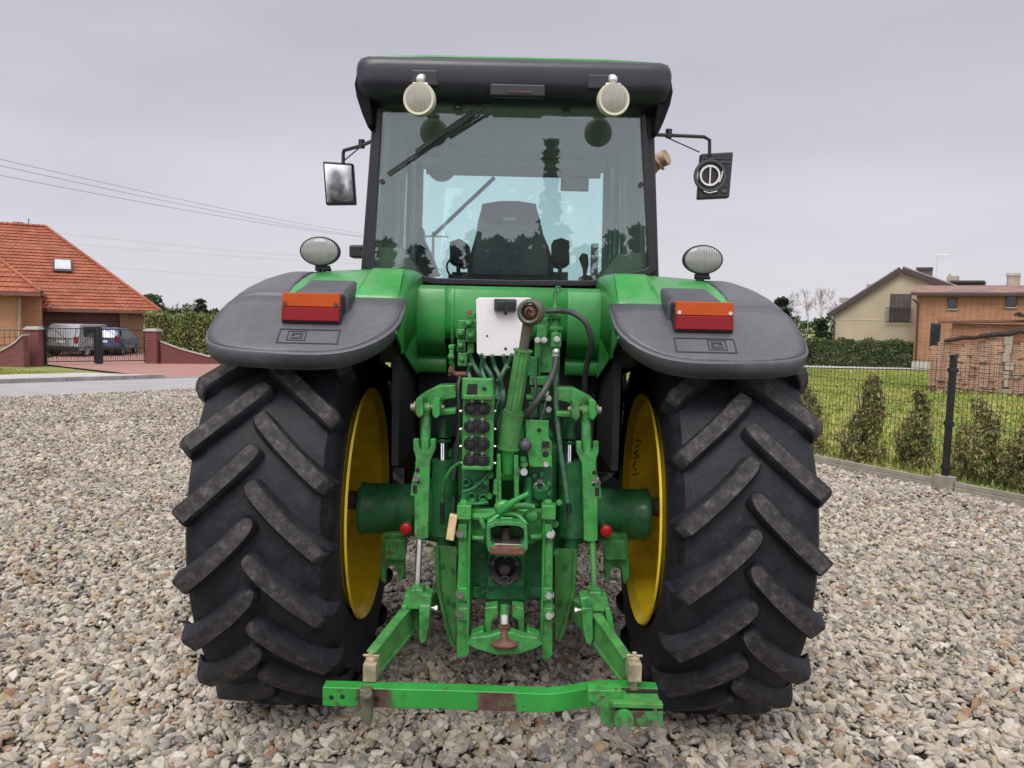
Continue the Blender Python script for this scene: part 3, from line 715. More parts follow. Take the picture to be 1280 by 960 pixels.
    def lb(x0, x1, z0, z1, d0, d1, nm, mat, b=.008):
        mm = MB(); v = [tp(x0, d0, z0), tp(x1, d0, z0), tp(x1, d1, z0), tp(x0, d1, z0), tp(x0, d0, z1), tp(x1, d0, z1), tp(x1, d1, z1), tp(x0, d1, z1)]
        mm.add(v, [(0,3,2,1),(4,5,6,7),(0,1,5,4),(1,2,6,5),(2,3,7,6),(3,0,4,7)]); return mm.build(nm, mat, tl, bevel=b)
    lb(.668, .908, zc-.068, zc+.052, .012, .10, 'housing', M['black_plastic'], .01)
    lb(.672, .904, zc+.0003, zc+.056, 0, .07, 'amber_lens', M['lamp_amber'], .004); lb(.672, .904, zc-.056, zc-.0003, 0, .07, 'red_lens', M['lamp_red'], .004)
    sc = MB()
    for xx in (.686, .890): p = tp(xx, 0, zc+.012); sc.cyl(p, p-Vector((0, .004, 0)), .008, n=12)
    sc.build('screw', M['rust_dark' if s < 0 else 'zinc'], tl)
    # oval work lamp on its stalk
    wl = empty('fender_lamp', q(.93, 3.72, 2.12), TR)
    u, v = (400, 314) if s < 0 else (878.5, 324.5)
    c = W(u, v, 3.68)
    mm = MB(); mm.lathe([(-.012, .0), (-.012, .5), (.0, .52), (.03, .50), (.065, .38), (.085, .15), (.086, 0)], (0, 0, 0), axis=(0, 1, 0), n=40)
    mm.V = [(c.x+x*.185, c.y+y, c.z+z*.133) for x, y, z in mm.V]; mm.build('lamp_housing', M['black_plastic'], wl, ang=50)
    mm = MB(); mm.lathe([(-.026, 0), (-.025, .2), (-.020, .38), (-.012, .465)], (0, 0, 0), axis=(0, 1, 0), n=40)
    mm.V = [(c.x+x*.185, c.y+y, c.z+z*.133) for x, y, z in mm.V]; mm.build('lens', M['lamp_pale'], wl, ang=60)
    mm = MB(); b0 = c+Vector((.006, .03, -.065)); mm.box(b0+Vector((-.032, -.02, -.02)), b0+Vector((.032, .02, .0))); mm.cyl(b0+Vector((0, 0, -.0)), b0+Vector((0, 0, -.075)), .013); mm.box(b0+Vector((-.025, -.015, -.035)), b0+Vector((-.012, .015, -.005))); mm.cyl(b0+Vector((-.035, 0, -.02)), b0+Vector((.04, 0, -.02)), .007)
    mm.cyl(b0+Vector((0, 0, -.056)), b0+Vector((0, 0, -.072)), .03)
    mm.build('stalk', M['black_plastic'], wl)
both(fender)
# ---- rear bulkhead panel between the fenders
m = MB(); pf = [(3.90, 2.012), (3.80, 2.008), (3.755, 1.99), (3.73, 1.93), (3.725, 1.82), (3.735, 1.755), (3.77, 1.715), (3.83, 1.685), (3.86, 1.665), (3.845, 1.655), (3.835, 1.64), (3.83, 1.582)]
xa, xb, xc, xd = W(515, 400, 3.75).x, W(557, 400, 3.75).x, W(709, 400, 3.75).x, W(757, 400, 3.75).x
m.grid([[Vector((xx, y, z)) for y, z in pf] for xx in (xa, xa+.01, xb-.008, xb)])
m.grid([[Vector((xx, y, z)) for y, z in pf] for xx in (xc, xc+.008, xd-.01, xd)])
m.grid([[Vector((xx, y, z)) for y, z in pf[:6]] for xx in (xb, xb+.035, xb+.045, xc)])
m.grid([[Vector((xx, y+(-.008 if 0 < i < 8 else 0), z)) for i, (y, z) in enumerate(pf)] for xx in (xb+.028, xb+.030, xb+.040, xb+.042)])
o = m.build('bulkhead_panel', M['green'], TR, ang=35, fix=False); sd_ = o.modifiers.new('thick', 'SOLIDIFY'); sd_.thickness = .008; sd_.offset = 0
m = MB(); m.box((xb-.1, 3.9, 1.25), (xc+.1, 4.0, 1.80)); m.box(L(-.45, 3.92, 1.25), L(.45, 4.02, 2.0)); m.build('dark_backing', M['dark_void'], TR)  # near-black backing added in place of the shade inside the opening
# ---- three-point linkage, left and right
def linkage(s):
    lk = empty('lift_linkage', L(s*.4, 3.3, .9), TR)
    f = (lambda u, v: (u, v)) if s < 0 else (lambda u, v: (1265-u+.0, v+3))
    Y = 3.18
    m = MB()                                                 # lift arm with fork
    m.pprism([f(*p) for p in ((548, 482), (570, 481), (570, 498), (556, 500), (540, 512), (524, 520), (520, 505), (528, 492))], Y+.10, .10)
    m.pprism([f(*p) for p in ((519, 500), (524, 495), (529, 498), (529, 520), (523, 523), (519, 517))], Y-.03, .16)
    m.pprism([f(*p) for p in ((540, 500), (545, 496), (550, 499), (550, 520), (544, 524), (540, 518))], Y-.03, .16)
    m.pprism([f(*p) for p in ((548, 513), (570, 511), (570, 518), (548, 520))], Y+.06, .1)
    m.build('lift_arm', M['green_worn'], lk, bevel=.006)
    p = W(*f(532, 509), Y+.03); m = MB(); m.cyl(p+Vector((s*.055, 0, 0)), p+Vector((-s*.07, 0, 0)), .013, n=14); m.bolt(p+Vector((s*.042, 0, 0)), .015, (s, 0, 0), .02); m.bolt(p+Vector((s*-.062, 0, 0)), .011, (-s, 0, 0), .016)
    m.build('pin', M['metal_tan'], lk)
    m = MB()                                                 # upper rod
    a, b = W(*f(533, 512), Y+.02), W(*f(531, 566), Y)
    m.cyl(a, b, .0215, n=18); m.cyl(a+Vector((-.016, 0, .004)), a+Vector((.016, 0, .004)), .026, n=18); m.build('lift_rod', M['green_worn'], lk)
    m = MB()                                                 # forked turnbuckle body with slotted plate
    fk = [(516.5, 549), (523.5, 549), (523.5, 557), (526.5, 563), (531, 565), (535.5, 563), (538, 557), (538, 549), (544.5, 549), (544.5, 561), (541, 569), (537.5, 577), (537, 590), (536, 624), (535, 673), (518, 673), (518, 620), (513, 620), (514, 605), (518.5, 588), (520, 576), (519, 569), (516.5, 562)]
    m.pprism([f(*p) for p in fk], Y-.02, .035)
    a, b = W(*f(528, 576), Y+.012), W(*f(526.5, 672), Y+.005); m.cyl(a, b, .030, n=20)
    m.build('lift_link', M['green_worn'], lk, bevel=.003)
    m = MB()
    for (u, v, r) in ((522, 588, .010), (523, 603, .006)): p = W(*f(u, v), Y-.021); m.cyl(p, p+Vector((0, .004, 0)), r, n=12)
    m.pbox(*(f(516, 607)), *f(521, 617), Y-.0225, .003); m.build('slot', M['dark_void'], lk)
    m = MB(); p = W(*f(521, 597), Y-.02); m.cyl(p, p-Vector((0, .02, 0)), .012, n=10); m.tube([p-Vector((.015, .012, .01)), p-Vector((-.012, .014, -.012)), p-Vector((-.02, .012, .012))], .004); m.build('clip', M['steel'], lk)
    a, b = W(*f(524.5, 672), Y), W(*f(521, 742), Y-.06); m = MB(); m.cyl(a, b, .0135, n=16)
    for k in range(14): q = a.lerp(b, k/14); m.cyl(q, q+(b-a)*.02, .0148, n=16)
    m.build('threaded_rod', M['steel'] if s < 0 else M['green_olive'], lk)
    # clevis
    Y2 = 3.05; m = MB()
    m.pprism([f(*p) for p in ((513, 737), (528, 737), (529, 743), (540, 745), (537, 762), (502, 762), (505, 745), (512, 743))], Y2, .085)
    m.pprism([f(*p) for p in ((502, 757), (508.5, 757), (507, 775), (502, 792), (497, 795), (496, 785))], Y2-.012, .075)
    m.pprism([f(*p) for p in ((524, 757), (538, 757), (536, 785), (532, 802), (526, 806), (523, 795))], Y2-.012, .075)
    m.build('clevis', M['green_worn'], lk, bevel=.006)
    m = MB(); p = W(*f(530, 760), Y2+.03); m.cyl(p, p+Vector((-s*.055, 0, 0)), .010, n=12); m.cyl(p+Vector((-s*.045, 0, 0)), p+Vector((-s*.056, 0, 0)), .015, n=6); m.build('pin', M['steel'], lk)
    # lower arm: I-section from under the housing to the ball end
    m = MB()
    A_, B_, C_ = L(s*.27, 3.75, .50), L(s*.372, 3.13, .605), L(s*.482, 2.79, .548)
    m.beam(A_, B_, .05, .10)
    d = (C_-B_)
    m.beam(B_+Vector((0, 0, .008)), C_, .024, .13, h1=.10); up = Vector((0, 0, 1))
    m.beam(B_+Vector((0, -.005, .066)), C_+Vector((0, -.005, .050)), .040, .018); m.beam(B_-Vector((0, .005, .055)), C_-Vector((0, .005, .048)), .036, .016)
    m.build('lower_arm', M['green_olive'], lk, bevel=.005)
    m = MB(); e = W(463, 838, 2.72) if s < 0 else W(793, 838, 2.72)   # ball end with its upright pin
    m.box(e+Vector((-.024, -.02, -.035)), e+Vector((.024, .05, .03))); m.cyl(e+Vector((0, .012, .028)), e+Vector((0, .012, .046)), .020, n=6); m.cyl(e+Vector((0, .012, .04)), e+Vector((0, .012, .064)), .009, n=10); m.cyl(e+Vector((0, .012, .03)), e+Vector((0, .012, -.08)), .014, n=12)
    m.cyl(e+Vector((-.03, .012, .052)), e+Vector((.03, .012, .050)), .005, n=8)
    m.build('ball_end', M['metal_tan'], lk, bevel=.004)
    # lift cylinder
    m = MB(); u0 = 556 if s < 0 else 713
    k = lambda u, v, yy: W(u, v+(0 if s < 0 else 2), yy)
    m.cyl(k(u0+.5, 576, 3.42), k(u0-1 if s < 0 else u0+1, 668, 3.40), .058, n=32); m.cyl(k(u0, 574, 3.42), k(u0, 579, 3.42), .060, n=32); m.cyl(k(u0-1 if s < 0 else u0+1, 664, 3.40), k(u0, 688, 3.40), .035, n=20)
    m.build('lift_cylinder', M['green_dark'], lk, ang=40)
    m = MB(); m.cyl(k(u0-2, 578, 3.42), k(u0-2, 550, 3.44), .022, n=24); m.build('piston_rod', M['chrome'], lk)
    m = MB(); m.cyl(k(u0-1, 553, 3.44), k(u0-1, 549, 3.44), .032, n=20); m.cyl(k(u0-1, 548, 3.44), k(u0, 524, 3.46), .028, n=16); m.pbox(u0-9, 526, u0+7, 545, 3.44, .06); m.build('rod_eye', M['green_dark'], lk, bevel=.004)
both(linkage)
# ---- guard plates beside the drawbar frame
for side, a in ((0, ((546, 682), (571, 684), (570, 800), (566, 808), (560, 790), (548, 735))), (1, ((693, 686), (719, 687), (717, 738), (706, 780), (699, 802), (694, 800)))):
    m = MB(); m.pprism(a, 3.34, .014); e = [a[0], a[5], a[4], a[3]] if side == 0 else [a[1], a[2], a[3], a[4]]
    m.tube([W(u, v, 3.335) for u, v in e], .011); m.build('guard_plate', M['green_olive'], TR, bevel=.003)
    m = MB()
    for u, v in (((553, 707), (566, 713), (560, 751), (566, 754)) if side == 0 else ((706, 708), (700, 753))): m.bolt(W(u, v, 3.338), .007)
    m.build('guard_bolt', M['green_dark'], TR)
# ---- drawbar frame (pick-up hitch)
hf = empty('hitch_frame', L(0, 3.25, .7), TR)
for nm, a, bolts in (('side_plate', ((573, 632), (583, 632), (588, 636), (588, 700), (587, 815), (584, 822), (571, 822), (570, 745), (573, 700)), ((576, 666), (576, 742), (576, 766))),
                     ('side_plate', ((680, 632), (691, 632), (691, 642), (691, 700), (691, 818), (687, 824), (677, 824), (677, 700), (678, 640)), ((687, 667), (686, 743), (686, 768)))):
    m = MB(); m.pprism(a, 3.14, .16); m.build(nm, M['green_worn'], hf, bevel=.004)
    e = a[2][0]; m = MB(); m.pbox(*( (584.5, 640, 587.5, 800) if e == 588 else (677.5, 640, 680, 800)), 3.12, .03); m.build('side_rib', M['green'], hf, bevel=.003)
    m = MB()
    for u, v in bolts: m.bolt(W(u, v, 3.138), .015, l=.022)
    m.build('frame_bolt', M['steel'] if e == 588 else M['zinc'], hf)
    m = MB(); u = 579 if e == 588 else 685
    m.pbox(u-8, 632, u+10, 650, 3.10, .06); m.pbox(u-4, 626, u+5, 633, 3.13, .03); m.pbox(u-7, 655, u+5, 674, 3.12, .03); m.pbox(u-7, 735, u+6, 752, 3.125, .03); m.pbox(u-7, 760, u+6, 776, 3.125, .03)
    m.build('frame_block', M['green_worn'], hf, bevel=.005)
m = MB(); m.pprism(((588, 636), (678, 638), (678, 676), (664, 680), (604, 680), (588, 675)), 3.17, .04)
m.tube([W(590, 645, 3.15), W(606, 646, 3.14), W(622, 640, 3.13)], .016, n=10, smooth_n=4); m.tube([W(590, 672, 3.15), W(606, 673, 3.14)], .013); m.tube([W(662, 671, 3.14), W(678, 671, 3.15)], .013)
m.tube([W(600, 645, 3.13), W(606, 662, 3.12)], .012); m.build('cross_plate', M['green_worn'], hf, bevel=.005)
m = MB()                                                    # open hitch jaw
jaw = [(608, 657), (617, 653), (634, 652), (652, 653), (659, 658), (660, 686), (655, 693), (646, 696), (619, 695), (610, 689), (608, 680)]
inn = [(613, 661), (620, 658), (634, 657), (648, 658), (655, 662), (655, 678), (651, 682), (645, 683), (622, 683), (616, 681), (613, 676)]
o1 = [W(u, v, 3.02) for u, v in jaw]; i1 = [W(u, v, 3.02) for u, v in inn]; b1 = [W(u, v, 3.19)+Vector((0, 0, 0)) for u, v in jaw]; i2 = [p+Vector((0, .14, 0)) for p in i1]; o2 = [p+Vector((0, .15, 0)) for p in o1]
n = len(jaw); V_ = o1+i1+o2+i2; Fs = []
for i in range(n):
    j = (i+1) % n; Fs += [(i, j, n+j, n+i), (i, 2*n+i, 2*n+j, j), (n+i, n+j, 3*n+j, 3*n+i)]
Fs.append(tuple(range(3*n, 4*n)))
m.add(V_, Fs); m.build('hitch_jaw', M['green_rusty'], hf, bevel=.004)
m = MB(); m.cyl(W(632, 659, 3.10), W(632, 682, 3.10), .020, n=16); m.build('jaw_pin', M['rust_dark'], hf)
m = MB(); m.pbox(618, 680, 651, 683, 3.035, .10); m.build('jaw_plate', M['steel'], hf, bevel=.002)
m = MB(); m.pbox(613, 684, 655, 694, 3.008, .03); m.build('jaw_lip', M['rust'], hf, bevel=.006)
m = MB()                                                    # release lever with ribs
m.tube([W(624, 641, 3.08), W(642, 627, 3.05), W(661, 617, 3.04)], .016, n=10, smooth_n=4, rs=[.8, 1, 1.1, 1, .9, .7]); m.tube([W(641, 634, 3.10), W(656, 632, 3.09), W(667, 634, 3.10)], .013, n=10, smooth_n=4)
m.ball(W(630, 634, 3.10), .035, (1.2, .6, .9)); m.ball(W(664, 645, 3.12), .028, (1.1, .6, 1)); m.ball(W(643, 643, 3.12), .03, (1.4, .6, .7))
m.tube([W(610, 655, 3.06), W(622, 645, 3.08), W(634, 642, 3.08), W(648, 645, 3.08), W(658, 656, 3.06)], .010, smooth_n=4); m.tube([W(626, 648, 3.07), W(641, 648, 3.07)], .006); m.tube([W(625, 651, 3.065), W(644, 651, 3.065)], .006)
m.build('release_lever', M['green'], hf, ang=60)
# PTO
m = MB(); m.pbox(589, 678, 677, 750, 3.30, .06); m.pbox(609, 682, 657, 734, 3.27, .05); m.pbox(607, 735, 656, 758, 3.34, .05); m.pbox(590, 734, 607, 748, 3.28, .04); m.pbox(657, 734, 676, 748, 3.28, .04)
m.build('pto_plate', M['green_dark'], hf, bevel=.005)
c = W(631, 711, 3.228); m = MB(); m.lathe([(.02, .072), (-.015, .070), (-.02, .064), (-.01, .050), (.0, .040), (.03, .038), (.03, 0)], c, axis=(0, 1, 0), n=40); m.build('pto_housing', M['black_plastic'], hf)
m = MB(); m.cyl(c+Vector((0, .03, 0)), c+Vector((0, -.012, 0)), .019, n=20)
for k in range(10): a = 2*pi*k/10; q = c+Vector((cos(a)*.019, 0, sin(a)*.019)); m.cyl(q+Vector((0, .02, 0)), q+Vector((0, -.014, 0)), .0045, n=6)
m.tube([c+Vector((-.012, -.02, -.035)), c+Vector((.0, -.022, -.025)), c+Vector((.015, -.02, -.032)), c+Vector((.016, -.02, -.048))], .004, smooth_n=4)
m.build('pto_shaft', M['rust_dark'], hf, split=False)
m = MB()
for k in range(6): a = 2*pi*(k+.5)/6; m.bolt(c+Vector((cos(a)*.061, -.018, sin(a)*.061)), .006)
m.build('pto_bolt', M['rust_dark'], hf)
m = MB()
for u, v in ((603, 694), (603, 731), (660, 694), (660, 731), (603, 740), (659, 740)): m.bolt(W(u, v, 3.27), .007)
m.build('plate_bolt', M['green_dark'], hf)
# lower drawbar with its pin
m = MB(); m.pprism(((583, 806), (590, 797), (612, 795), (624, 790), (640, 790), (652, 795), (672, 797), (679, 806), (668, 812), (646, 819), (618, 819), (596, 812)), 3.0, .05)
top = [W(u, v, 3.0) for u, v in ((585, 805), (612, 796), (650, 796), (677, 805), (646, 812), (618, 812))]
m.pprism(((606, 760), (622, 758), (623, 772), (615, 776), (614, 797), (606, 797)), 3.10, .07); m.pprism(((640, 758), (655, 760), (656, 797), (648, 797), (648, 776), (640, 772)), 3.10, .07)
m.pprism(((588, 795), (604, 788), (606, 797), (592, 805)), 3.04, .07); m.pprism(((659, 788), (676, 796), (672, 806), (657, 797)), 3.04, .07)
m.build('drawbar_support', M['green_worn'], hf, bevel=.006)
m = MB(); c = W(631, 805, 2.99); m.ball(c, .055, (1, .6, .35)); m.build('drawbar_tongue', M['rust'], hf)
m = MB(); m.cyl(W(630.5, 806, 3.0), W(630.5, 783, 3.02), .020, n=18); m.cyl(W(630.5, 784, 3.02), W(630.5, 781, 3.02), .024, n=18); m.build('drawbar_pin', M['rust'], hf)
m = MB(); m.cyl(W(630.5, 780, 3.02), W(630.5, 767, 3.03), .016, n=14); m.build('pin_handle', M['zinc'], hf); m = MB(); m.cyl(W(630.5, 767, 3.03), W(630.5, 757, 3.03), .018, n=6); m.build('pin_cap', M['green_worn'], hf)
m = MB()
for u, v in ((592, 757), (671, 757), (655, 769), (660, 768), (600, 770)): m.bolt(W(u, v, 3.2), .008, l=.02)
m.tube([W(590, 768, 3.18), W(610, 770, 3.2)], .006); m.tube([W(655, 762, 3.18), W(676, 763, 3.2)], .006); m.build('frame_hardware', M['rust_dark'], hf)
# ---- linkage crossbar
cb = empty('linkage_crossbar', L(0, 2.68, .47), TR)
def bar(pts, Y0, hgt, dep, nm, mat):
    m = MB(); P = [Vector((W(u, v, y).x, y, W(u, v, y).z)) for u, v, y in pts]; V_ = []; Fs = []
    for i, p in enumerate(P):
        for dy, dz in ((0, 0), (0, -hgt), (dep, -hgt), (dep, 0)): V_.append(p+Vector((0, dy, dz)))
    for i in range(len(P)-1):
        for k in range(4): Fs.append((4*i+k, 4*i+(k+1) % 4, 4*i+4+(k+1) % 4, 4*i+4+k))
    Fs += [(3, 2, 1, 0), tuple(len(V_)-4+k for k in range(4))]
    m.add(V_, Fs); return m.build(nm, mat, cb, bevel=.004)
t = NT('bar_paint'); co = t.n('ShaderNodeTexCoord'); sp = t.n('ShaderNodeSeparateXYZ', {0: co.outputs['Object']}); n = t.noise(14, 6, .7)
ad = t.n('ShaderNodeMath', {0: t.n('ShaderNodeMath', {0: n.outputs[0], 1: .08}, operation='MULTIPLY').outputs[0], 1: sp.outputs[0]}, operation='ADD')
mr = t.n('ShaderNodeMapRange', {'Value': ad.outputs[0], 'From Min': -.75, 'From Max': .65})
X_ = lambda x: (x+.75+.04)/1.40
rp_ = t.ramp(mr.outputs[0], [(0, (0, 0, 0)), (X_(-.515), (0, 0, 0)), (X_(-.505), (1, 1, 1)), (X_(-.395), (1, 1, 1)), (X_(-.375), (0, 0, 0)), (X_(-.085), (0, 0, 0)), (X_(-.07), (1, 1, 1)), (X_(.06), (1, 1, 1)), (X_(.075), (0, 0, 0)), (X_(.405), (0, 0, 0)), (X_(.425), (1, 1, 1))])
nf = t.n('ShaderNodeNewGeometry'); sn_ = t.n('ShaderNodeSeparateXYZ', {0: nf.outputs['Normal']}); lt = t.n('ShaderNodeMath', {0: sn_.outputs[2], 1: .5}, operation='LESS_THAN')
f_ = t.n('ShaderNodeMath', {0: rp_.outputs[0], 1: lt.outputs[0]}, operation='MULTIPLY')
n2 = t.noise(30, 6, .7); g_ = t.ramp(t.noise(8, 5).outputs[0], [(.3, (.020, .21, .03)), (.7, (.030, .28, .045))])
c_ = t.mix(t.ramp(n2.outputs[0], [(.60, (0, 0, 0)), (.66, (.8, .8, .8))]).outputs[0], g_, (.06, .05, .03))
c_ = t.mix(f_.outputs[0], c_, t.ramp(n2.outputs[0], [(.3, (.035, .02, .017)), (.55, (.095, .05, .042)), (.66, (.03, .12, .03)), (.75, (.2, .15, .13))]))
M['bar_paint'] = t.done(c_, .42, 0, t.bump(n2.outputs[0], .2, .003))
bar([(403, 859, 2.66), (560, 863, 2.66), (685, 867.5, 2.66), (702, 866, 2.67), (738, 860, 2.72), (760, 858, 2.725), (823, 861, 2.725)], 0, .072, .055, 'bar', M['bar_paint'])
m = MB()
for u, v in ((414, 870), (428, 869), (471, 872)): p = W(u, v+2, 2.659); m.cyl(p, p+Vector((0, .003, 0)), .009 if u < 450 else .011, n=14)
m.build('bar_hole', M['dark_void'], cb)
m = MB(); m.pprism(((449, 862), (464, 864), (465, 890), (463, 908), (453, 904), (451, 888)), 2.615, .04); m.cyl(W(458, 866, 2.6), W(458, 872, 2.6), .022, n=12); m.build('bar_hook', M['rusty_mix'], cb, bevel=.005)
m = MB()                                                    # adjustable clevis on the right end
m.pprism(((735, 863), (777, 863), (781, 878), (828, 882), (828, 886), (768, 885), (765, 912), (752, 903), (750, 885), (735, 876)), 2.60, .05)
m.pbox(735, 864, 742, 885, 2.62, .07); m.pbox(764, 882, 828, 886, 2.56, .11)
m.build('end_clevis', M['green_worn'], cb, bevel=.004)
m = MB(); m.pbox(768, 889, 829, 909, 2.552, .045); m.build('clevis_block', M['green_rusty'], cb, bevel=.005)
m = MB(); m.pbox(772, 885.6, 814, 889, 2.556, .03); m.pprism(((782, 864), (822, 863), (822, 879), (790, 878)), 2.648, .006); m.build('clevis_slot', M['dark_void'], cb)
m = MB(); m.pbox(766, 880, 829, 885.5, 2.542, .03); m.build('clevis_edge', M['green_olive'], cb, bevel=.002)
m = MB(); p = W(779, 909, 2.545); m.cyl(p, p-Vector((0, .035, 0)), .025, n=6); p = W(819, 905, 2.549); m.cyl(p, p-Vector((0, .012, 0)), .018, n=6); p = W(812, 871, 2.68); m.cyl(p, p-Vector((0, 0, .04)), .014, n=12); p = W(741, 888, 2.60); m.cyl(p, p-Vector((0, .012, 0)), .011, n=6); p = W(819, 888, 2.56); m.cyl(p, p+Vector((0, 0, .03)), .008, n=10)
m.build('clevis_bolt', M['steel'], cb)
m = MB(); p = W(779, 897, 2.55); m.cyl(p, p-Vector((0, .02, 0)), .034, n=20); m.build('clevis_washer', M['green_worn'], cb)
# ---- top link
tk = empty('top_link', L(0, 3.2, 1.2), TR)
a, b, c, d = W(636, 560, 3.20), W(641, 516, 3.18), W(654, 437, 3.15), W(661, 400, 3.13)
m = MB(); m.cyl(a, b, .046, n=24); m.cyl(a, a+(b-a)*.05, .05, n=24); m.build('link_tube', M['green_olive'], tk)
m = MB(); m.cyl(b, c, .034, n=24); m.cyl(b, b+(c-b)*.04, .041, n=24); m.cyl(c-(c-b)*.03, c, .040, n=24)
ax = (c-b).normalized(); sd2 = ax.cross(Vector((0, 1, 0))).normalized()
for o_ in (-.016, .014): m.beam(b+sd2*o_+Vector((0, -.031, 0)), c+sd2*o_+Vector((0, -.031, 0)), .006, .012, up=(0, 1, 0))
m.build('link_sleeve', M['green_olive'], tk)
m = MB(); m.cyl(c, d, .019, .024, n=16); e = W(664, 390, 3.115)
m.lathe([(-.03, .034), (-.034, .042), (-.02, .054), (.02, .054), (.034, .042), (.03, .034)], e, axis=(.25, 1, .05), n=32, closed=True); m.build('link_eye', M['rusty_mix'], tk)
m = MB(); m.lathe([(-.028, .014), (-.026, .02), (-.012, .031), (.012, .031), (.026, .014)], e, axis=(.25, 1, .05), n=24); m.lathe([(-.02, .0), (-.02, .012)], e, axis=(.25, 1, .05), n=12); m.build('link_ball', M['rust'], tk)
m = MB(); m.cyl(a, W(635, 590, 3.22), .036, .03, n=20); m.cyl(W(620, 592, 3.24), W(650, 592, 3.24), .034, n=20); m.pbox(626, 560, 643, 592, 3.21, .06); m.build('link_base', M['green'], tk)
m = MB(); m.pprism(((621, 568), (626, 568), (627, 640), (619, 640)), 3.17, .14); m.pprism(((642, 569), (648, 569), (649, 632), (643, 634)), 3.17, .14); m.pprism(((617, 600), (622, 600), (622, 620), (616, 618)), 3.16, .1); m.build('link_bracket', M['green_worn'], tk, bevel=.004)
# ---- remote valve stack
vs = empty('remote_valves', L(-.13, 3.25, 1.4), TR)
m = MB(); m.pprism(((578, 473), (616, 474), (617, 499), (577, 499)), 3.10, .06); m.pbox(578, 499, 617, 587, 3.14, .22); m.pbox(577, 583, 614, 588, 3.10, .06); m.pbox(579, 494, 616, 500, 3.08, .04); m.build('valve_block', M['green_worn'], vs, bevel=.004)
m = MB(); m.pprism(((585, 480), (597, 480), (596, 493), (583, 493)), 3.097, .006); p = W(605.5, 486, 3.097); m.cyl(p, p+Vector((0, .006, 0)), .008, n=14); m.build('valve_window', M['dark_void'], vs)
for i, vv in enumerate((511, 533.5, 555, 576)):
    m = MB(); w_, h_ = .052, .0245 if i < 2 else .0265
    c = W(596.5-i*.4, vv, 3.128); n_ = 28; prof = [(-.016, .84), (-.018, .9), (-.010, 1.0), (.01, 1.04)]
    rows = []
    for k in range(n_+1):
        a_ = 2*pi*k/n_; ca, sa = cos(a_), sin(a_); ex_ = (abs(ca)**.55)*(1 if ca > 0 else -1); ez = (abs(sa)**.75)*(1 if sa > 0 else -1)
        rows.append([c+Vector((ex_*w_*r, y, ez*h_*r)) for y, r in prof])
    m.grid(rows); m.add([r[0] for r in rows[:-1]], [tuple(range(n_))])
    for sx_ in (-1, 1):
        q = c+Vector((sx_*.024, -.016, 0)); m.cyl(q, q-Vector((0, .012, 0)), .017, .014, n=20); m.cyl(q-Vector((0, .012, 0)), q-Vector((0, .018, 0)), .006, n=8)
        q2 = c+Vector((sx_*.024, -.024, h_*.75)); m.box(q2-Vector((.007, 0, .004)), q2+Vector((.007, .02, .004)))
    m.box(c+Vector((-.003, -.024, -.004)), c+Vector((.003, -.01, h_*.8)))
    m.build('coupler', M['black_plastic'], vs, bevel=.002)
    m = MB()
    for u in (577.5, 617): m.bolt(W(u, vv+3, 3.17), .0055, (-1 if u < 600 else 1, 0, 0), .010)
    for u in (590, 603): m.bolt(W(u, vv-9.5, 3.132), .005)
    m.build('valve_bolt', M['steel'], vs)
m = MB(); m.pbox(577, 588, 612, 632, 3.22, .12)
for (u, v) in ((583, 603), (598, 606), (590, 620), (604, 622)): c = W(u, v, 3.21); m.lathe([(.02, .022), (-.01, .02), (-.012, .012), (.0, .008)], c, axis=(0, 1, 0), n=16)
m.tube([W(578, 615, 3.18), W(592, 610, 3.17), W(605, 598, 3.19), W(614, 588, 3.2)], .008, smooth_n=4); m.tube([W(577, 625, 3.17), W(590, 630, 3.16), W(610, 628, 3.17)], .009, smooth_n=4)
m.build('valve_base', M['green_dark'], vs, bevel=.005)
m = MB()                                                    # fittings at the top left
for (u0, v0, u1, v1, Y) in ((583, 391, 594, 398, 3.42), (581, 400, 595, 410, 3.40), (572, 400, 582, 412, 3.42), (570, 411, 581, 423, 3.40), (582, 412, 594, 428, 3.40), (571, 424, 582, 440, 3.40), (560, 431, 568, 437, 3.40), (561, 437, 567, 456, 3.40), (572, 441, 584, 458, 3.38), (584, 428, 592, 442, 3.42)):
    m.pbox(u0, v0, u1, v1, Y, .09)
for (u, v) in ((586, 404), (576, 417), (588, 420), (576, 432), (578, 449), (564, 446)): p = W(u, v, 3.405); m.cyl(p, p-Vector((0, .03, 0)), .017, .014, n=12); m.cyl(p-Vector((0, .03, 0)), p-Vector((0, .04, 0)), .010, n=6)
m.build('hydraulic_fitting', M['green_worn'], vs, bevel=.005)
m = MB()
for (u, v, r) in ((587, 391, .013), (564, 462, .013), (576, 470, .016), (569, 466, .010)): p = W(u, v, 3.38); m.cyl(p, p-Vector((0, .025, 0)), r, n=6)
m.cyl(W(570, 468, 3.36), W(583, 468, 3.36), .012, n=12); m.cyl(W(564, 457, 3.38), W(563, 470, 3.38), .010, n=10); m.build('line_nut', M['rust'], vs)
m = MB()
for pts in (((586, 440), (590, 452), (598, 466), (603, 475)), ((601, 443), (607, 458), (614, 470), (618, 490)), ((615, 444), (618, 458), (625, 472), (627, 490), (620, 510), (617, 540)), ((588, 455), (586, 465), (588, 475)), ((629, 444), (632, 455), (636, 462)), ((641, 443), (634, 456), (628, 468), (622, 484), (621, 500)), ((622, 474), (628, 486), (629, 500), (624, 520), (620, 545)), ((605, 446), (602, 460), (606, 474))):
    m.tube([W(u, v, 3.34+.02*(i % 2)) for i, (u, v) in enumerate(pts)], .0105, smooth_n=5, n=8)
m.build('hydraulic_hose', M['hose_green'], vs)
m = MB(); m.tube([W(575, 578, 3.14), W(563, 588, 3.16), (W(555, 605, 3.2)), W(553, 628, 3.24)], .008, smooth_n=5); m.build('hydraulic_pipe', M['green_worn'], vs)
